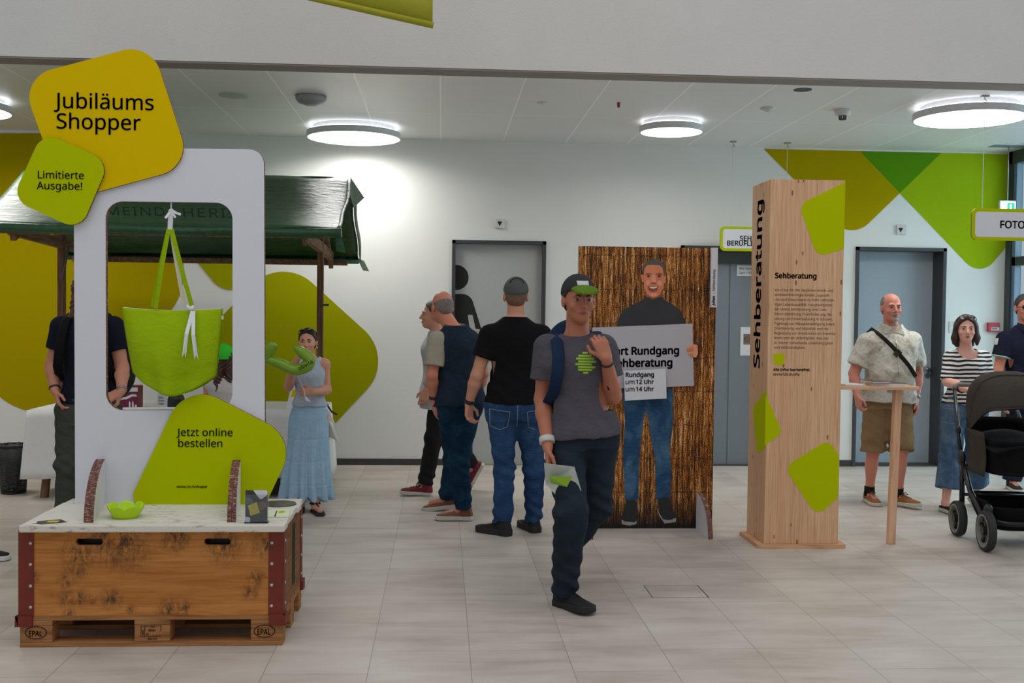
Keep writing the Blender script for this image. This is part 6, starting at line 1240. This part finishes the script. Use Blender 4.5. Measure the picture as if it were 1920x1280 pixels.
for k in (-1, 1):
    n0 = w.J['neck']+w.A[2]*.02; m = MB(); m.add([n0+w.A[0]*k*.0+w.A[1]*.105-w.A[2]*.06, n0+w.A[0]*k*.05+w.A[1]*.085+w.A[2]*.0, n0+w.A[0]*k*.082+w.A[1]*.01+w.A[2]*.012, n0+w.A[0]*k*.1+w.A[1]*.03-w.A[2]*.02, n0+w.A[0]*k*.078+w.A[1]*.115-w.A[2]*.075], [(0, 1, 2, 3, 4)]); m.build('collar', CAMO, w.root, solid=.008)
q = w.J['pel']; decal('button_placket', st_, lambda s, t: (q[0]+.012*(s-.5)+.03*t*0, q[1]-.5, q[2]+.02+.44*t), 2, 20, (0, 1, 0), CAMO, st_, .005)
w.trousers('cargo_shorts', cloth('khaki_shorts_cotton', rgb(136, 112, 80), .1, .5), rk=.09, ra=.096, length=.5, wr=.006, thigh=.098)
for k, uu in ((-1, 1612), (1, 1705)):
    a = at(uu, 800, Y); decal('cargo_pocket', w.root.children[-1], lambda s, t: (a[0]-.05+.1*s, Y-.4, a[2]-.1+.17*t), 6, 8, (0, 1, 0), MATS['khaki_shorts_cotton'], w.root.children[-1], .01) if 0 else None
SOCK = cloth('black_sock', rgb(24, 24, 26), .1, .2); TAN = plain('tan_suede_shoe', rgb(146, 92, 46), .85, var=.12, bump=.1)
for q in 'lr':
    w.shoe(q, TAN, WSOLE, high=.09); an = w.J['an'+q]; m = MB(); m.tube([an-V(0, 0, .03), an+V(0, 0, .03)+(w.J['kn'+q]-an)*.06, an+(w.J['kn'+q]-an)*.13], [.044, .042, .043], 20); m.build('sock', SOCK, w.root, smooth=True); w.laces(q, plain('brown_laces', rgb(92, 60, 34), .8))
gh = hairm('cropped_grey_hair', rgb(130, 120, 112)); w.hair(gh, 'ring', e=.004, line=.055, ringz=.088, ringy=.035); w.brows(gh); w.mouth(.003)
v = Vol(w.hc-.2, w.hc+.15, .004); v.add(ell(w.hl(0, .07, -.092), V(.03, .028, .026), w.H), .01); v.sub(ell(w.hl(0, .105, -.062), V(.024, .03, .009), w.H), .004); v.build('goatee', hairm('grey_beard', rgb(168, 156, 148)), w.root)
m = MB(); m.tube([w.hl(-.028, .088, -.056), w.hl(-.012, .1, -.05), w.hl(.012, .1, -.05), w.hl(.028, .088, -.056)], [.003, .006, .006, .003], 8); m.build('moustache', MATS.get('x') or hairm('grey_moustache', rgb(186, 176, 168)), w.root, smooth=True)
w.band('watch', 'r', .9, .036, STEEL, .012)
sb = thing('shoulder_bag', w.J['pel']+V(.2, .22, 0), 'black shoulder bag strap across the mottled shirt', 'bag'); bvh = BVHTree.FromPolygons([v_.co+Vector(origin_of(st_)) for v_ in st_.data.vertices], [tuple(q.vertices) for q in st_.data.polygons])
fr = []
for k in np.linspace(0, 1, 14):
    a = at(1642+(1712-1642)*k, 612+(704-612)*k, Y-.16); a[1] -= .5; hit = bvh.ray_cast(Vector(a), Vector((0, 1, 0)))[0]
    if hit is not None: fr.append(V(*hit)-V(0, .006, 0))
m = MB(); m.tube([fr[0]+V(-.012, .2, -.02), fr[0]+V(-.008, .09, .03)]+fr+[fr[-1]+V(.03, .12, -.04)], .026, 10, flat=.18); m.build('strap', plain('black_webbing', rgb(22, 22, 22), .8), sb, smooth=True)
i = 5; m = MB(); m.bar(fr[i]-V(0, .006, 0)-.022*unit(fr[i+1]-fr[i]), fr[i]-V(0, .006, 0)+.022*unit(fr[i+1]-fr[i]), .06, .008, up=(0, 1, 0)); m.build('strap_buckle', BLACKP, sb)
MB().box(w.J['pel']+V(-.02, .21, -.12), w.J['pel']+V(.22, .28, .12)).build('bag_body', BLKF, sb, bevel=.02)

# --- woman in the striped jersey pushing the pram
Y = 8.32
J = jt(Y, pel=(1808, 762), neck=(1812, 656), shl=(1783, 671), shr=(1844, 671), ell=(1776, 715, -.06), wrl=(1832, 737, -.5), elr=(1853, 714, -.04), wrr=(1880, 735, -.5), knl=(1783, 852), knr=(1832, 850, .1))
J['anl'] = g(1780, 8.25, .085); J['anr'] = g(1838, 8.55, .085)
w = Person((at(1808, 900, Y)[0], Y), 'person with a short dark bob in a black and white striped top pushing the pram', .93, 172, J, head_yaw=162, head=at(1811, 617, Y-.03), skin_c=rgb(222, 172, 154), bulk=.98, female=True, h=.0054,
           hands=[('l', (.85, -.35, .05), (.1, .1, -1), (.3, -.9, .1), .9), ('r', (.1, -.8, .1), (.0, .1, -1), (-1, 0, .1), .9)], feet={'l': (V(.1, -1, 0), 0), 'r': (V(.1, -1, 0), -30)})
w.top('striped_top', stripe_mat(), hem=.03, sleeve=.93, e=.016, sl_r=.062, sl_e=.06, flare=.02, neck=('scoop', 0), wr=.005)
WJ = denim('washed_blue_jeans', rgb(70, 96, 124), rgb(120, 144, 168), .8); jn = w.trousers('wide_jeans', WJ, rk=.094, ra=.104, length=.86, wr=.004, thigh=.1, waist=.1)
pp = lambda u, v: at(u, v, Y-.1); stitch(w, jn, [(pp(1774, 761), pp(1799, 763)), (pp(1774, 766), pp(1799, 768)), (pp(1774, 761), pp(1773, 792)), (pp(1799, 763), pp(1800, 794)), (pp(1773, 792), pp(1800, 796))])
for q in 'lr': w.shoe(q, DSHOE, WSOLE, L_=.25, high=.05, collar=False)
hm = hairm('dark_brown_bob', rgb(52, 36, 32)); w.hair(hm, 'bob', e=.011); w.brows(hm, .003); w.mouth(.003); shades(w, LENS); w.band('hair_tie', 'l', .5, .046, BLACKP, .009)

# --- man in the navy polo at the right edge
Y = 9.35
J = jt(Y, pel=(1926, 745), neck=(1925, 612), shl=(1884, 636), shr=(1966, 636), ell=(1872, 694), wrl=(1877, 742, -.06), elr=(1980, 694), wrr=(1976, 742, -.05), knl=(1908, 832), knr=(1944, 832))
J['anl'] = g(1904, 9.35, .088); J['anr'] = g(1950, 9.35, .088)
w = Person((at(1925, 850, Y)[0], Y), 'person in a navy polo shirt and dark sunglasses at the right edge', 1.03, 168, J, head_yaw=172, head=at(1922, 577, Y-.02), skin_c=rgb(198, 132, 108), bulk=1.1, h=.0065,
           hands=[('l', (.05, -.2, -1), (1, 0, 0), (0, -1, 0), .4), ('r', (-.05, -.2, -1), (-1, 0, 0), (0, -1, 0), .4)])
po = cloth('navy_polo_pique', rgb(28, 30, 48), .1, .3); ps = w.top('polo_shirt', po, hem=-.03, sleeve=.56, e=.02, sl_r=.075, sl_e=.08, neck=('round', .02)); w.trousers('trousers', cloth('dark_navy_trousers', rgb(30, 34, 48), .1, .4), rk=.08, ra=.072, length=1.0)
for k in (-1, 1): n0 = w.J['neck']+w.A[2]*.02; m = MB(); m.add([n0+w.A[1]*.1-w.A[2]*.09, n0+w.A[0]*k*.05+w.A[1]*.08, n0+w.A[0]*k*.08+w.A[2]*.016, n0+w.A[0]*k*.095+w.A[1]*.04-w.A[2]*.02, n0+w.A[0]*k*.06+w.A[1]*.115-w.A[2]*.07], [(0, 1, 2, 3, 4)]); m.build('collar', po, w.root, solid=.008)
a = w.J['shl']*.44+w.J['ell']*.56; d = unit(w.J['ell']-w.J['shl']); m = MB(); m.tube([a-d*.006, a+d*.008], [.083, .084], 24); m.build('sleeve_trim', plain('mint_trim', rgb(140, 176, 160), .8), w.root, smooth=True)
a = at(1866, 640, Y); decal('sleeve_badge', ps, lambda s, t: (a[0]-.5, a[1]-.03+.06*s, a[2]-.03+.06*t), 6, 6, (1, 0, 0), plain('white_badge', rgb(190, 194, 196), .8), ps)
decal('shoulder_stripe', ps, lambda s, t: (at(1872+22*s, 622, Y)[0], Y-.06+.03*t, 2.2), 10, 2, (0, 0, -1), plain('royal_blue_stripe', rgb(40, 60, 130), .8), ps)
for q in 'lr': w.shoe(q, DSHOE, WSOLE)
hm = hairm('dark_grey_hair', rgb(58, 54, 52)); w.hair(hm, 'short', e=.005); w.brows(hm); w.mouth(); shades(w, LENS, up=False)

# --- woman with a backpack at the stall, her head behind the board
Y = 6.85
J = jt(Y, pel=(166, 762), neck=(165, 592), shl=(115, 612), shr=(213, 612), ell=(98, 684, .02), wrl=(103, 732, -.08), elr=(229, 690, -.02), wrr=(228, 733, -.14), knl=(132, 872, -.04), knr=(196, 872))
J['anl'] = g(128, 6.82, .088); J['anr'] = g(200, 6.85, .088)
w = Person((at(165, 900, Y)[0], Y), 'person with long brown hair, navy T-shirt and grey green trousers behind the white board', 1.0, 182, J, head=at(165, 545, Y-.02), skin_c=rgb(200, 140, 114), bulk=.98, female=True,
           hands=[('l', (.35, -.2, -.9), (.9, .3, 0), (.2, -1, 0), .6), ('r', (-.85, -.2, -.5), (-.3, .5, -.8), (0, -.6, .6), .6)])
w.top('tshirt', cloth('navy_cotton', rgb(24, 28, 42), .1, .4), hem=.03, sleeve=.58, e=.014, sl_r=.064, sl_e=.062); w.trousers('trousers', cloth('grey_green_trousers', rgb(70, 74, 66), .1, .5), rk=.088, ra=.08, length=1.0, thigh=.105)
for q in 'lr': w.shoe(q, DSHOE, WSOLE)
hm = hairm('long_auburn_hair', rgb(92, 54, 32)); w.hair(hm, 'long', e=.014); w.brows(hm, .003); w.mouth(); w.band('wrist_strap', 'l', .9, .034, BLACKP, .005); w.band('belt_bracelet', 'r', .94, .033, STEEL, .006)
m = MB(); pl = w.J['pel']; q_ = [pl+w.A[2]*.045+w.A[0]*.168*math.cos(a)+w.A[1]*.125*math.sin(a) for a in np.linspace(0, 2*math.pi, 40)]; m.tube(q_, .018, 8, flat=.5); m.build('belt', plain('dark_belt', rgb(40, 36, 32), .6), w.root, smooth=True)
backpack(w, 'dark grey backpack worn by the long haired person behind the white board', cloth('dark_grey_backpack', rgb(46, 46, 44), .12, .3), BLKF, w=.235, h=.5, dz=.02, dep=.13)

# --- child with a green cap seen through the board's window
Y = 7.75
J = jt(Y, pel=(424, 798), neck=(421, 706), shl=(393, 722), shr=(450, 722), ell=(387, 762, .02), wrl=(396, 790, -.1), elr=(456, 762, .02), wrr=(448, 790, -.1), knl=(414, 878), knr=(436, 878))
J['anl'] = g(412, 7.75, .07); J['anr'] = g(438, 7.75, .07)
w = Person((at(424, 900, Y)[0], Y), 'person, small child in a bright green cap seen through the window of the board', .8, 12, J, head=at(419, 674, Y+.01), skin_c=rgb(206, 146, 120), bulk=.9, female=True,
           hands=[('l', (0, .5, -.8), (.8, 0, 0), (0, 1, 0), .4), ('r', (0, .5, -.8), (-.8, 0, 0), (0, 1, 0), .4)])
w.top('strap_top', cloth('white_strap_top', rgb(196, 190, 188), .05, .3), hem=.0, sleeve=0, e=.012, neck=('scoop', 0)); w.trousers('shorts', cloth('grey_shorts', rgb(110, 112, 116), .1, .4), rk=.08, ra=.085, length=.42)
for q in 'lr': w.shoe(q, DSHOE, WSOLE, high=.08)
hm = hairm('chestnut_hair', rgb(70, 42, 28)); w.hair(hm, 'long', e=-.002); w.brows(hm, .003); w.mouth(); GCAP = cloth('bright_green_cap', rgb(58, 190, 52), .08, .2); w.cap(GCAP, GCAP, big=1.14)

# --- somebody stepping in from the left, only the toe in the picture
Y = 6.72; X_ = lambda x, z: V(x, Y, z)
J = dict(pel=X_(-3.06, .93), neck=X_(-3.04, 1.48), shl=V(-3.05, Y+.18, 1.41), shr=V(-3.05, Y-.18, 1.41), ell=V(-3.1, Y+.22, 1.13), wrl=V(-3.05, Y+.22, .89), elr=V(-3.08, Y-.24, 1.13), wrr=V(-3.02, Y-.24, .89), knl=V(-3.02, Y+.09, .5), knr=V(-2.93, Y-.09, .5), anl=V(-3.18, Y+.09, .09), anr=V(-2.835, Y-.04, .088))
w = Person((-3.0, Y), 'person cut off by the left edge, only a black sneaker toe showing', 1.0, 270, J, skin_c=rgb(204, 146, 118), h=.008, hands=[('r', (.1, 0, -1), (0, 1, 0), (1, 0, 0), .4), ('l', (.1, 0, -1), (0, -1, 0), (1, 0, 0), .4)])
w.top('tshirt', MATS['grey_tshirt_cotton']); w.trousers('trousers', MATS['black_trousers'])
for q in 'lr': w.shoe(q, DSHOE, plain('white_sole', rgb(220, 220, 218), .6))
w.hair(hairm('black_hair', rgb(30, 26, 24)), 'short')
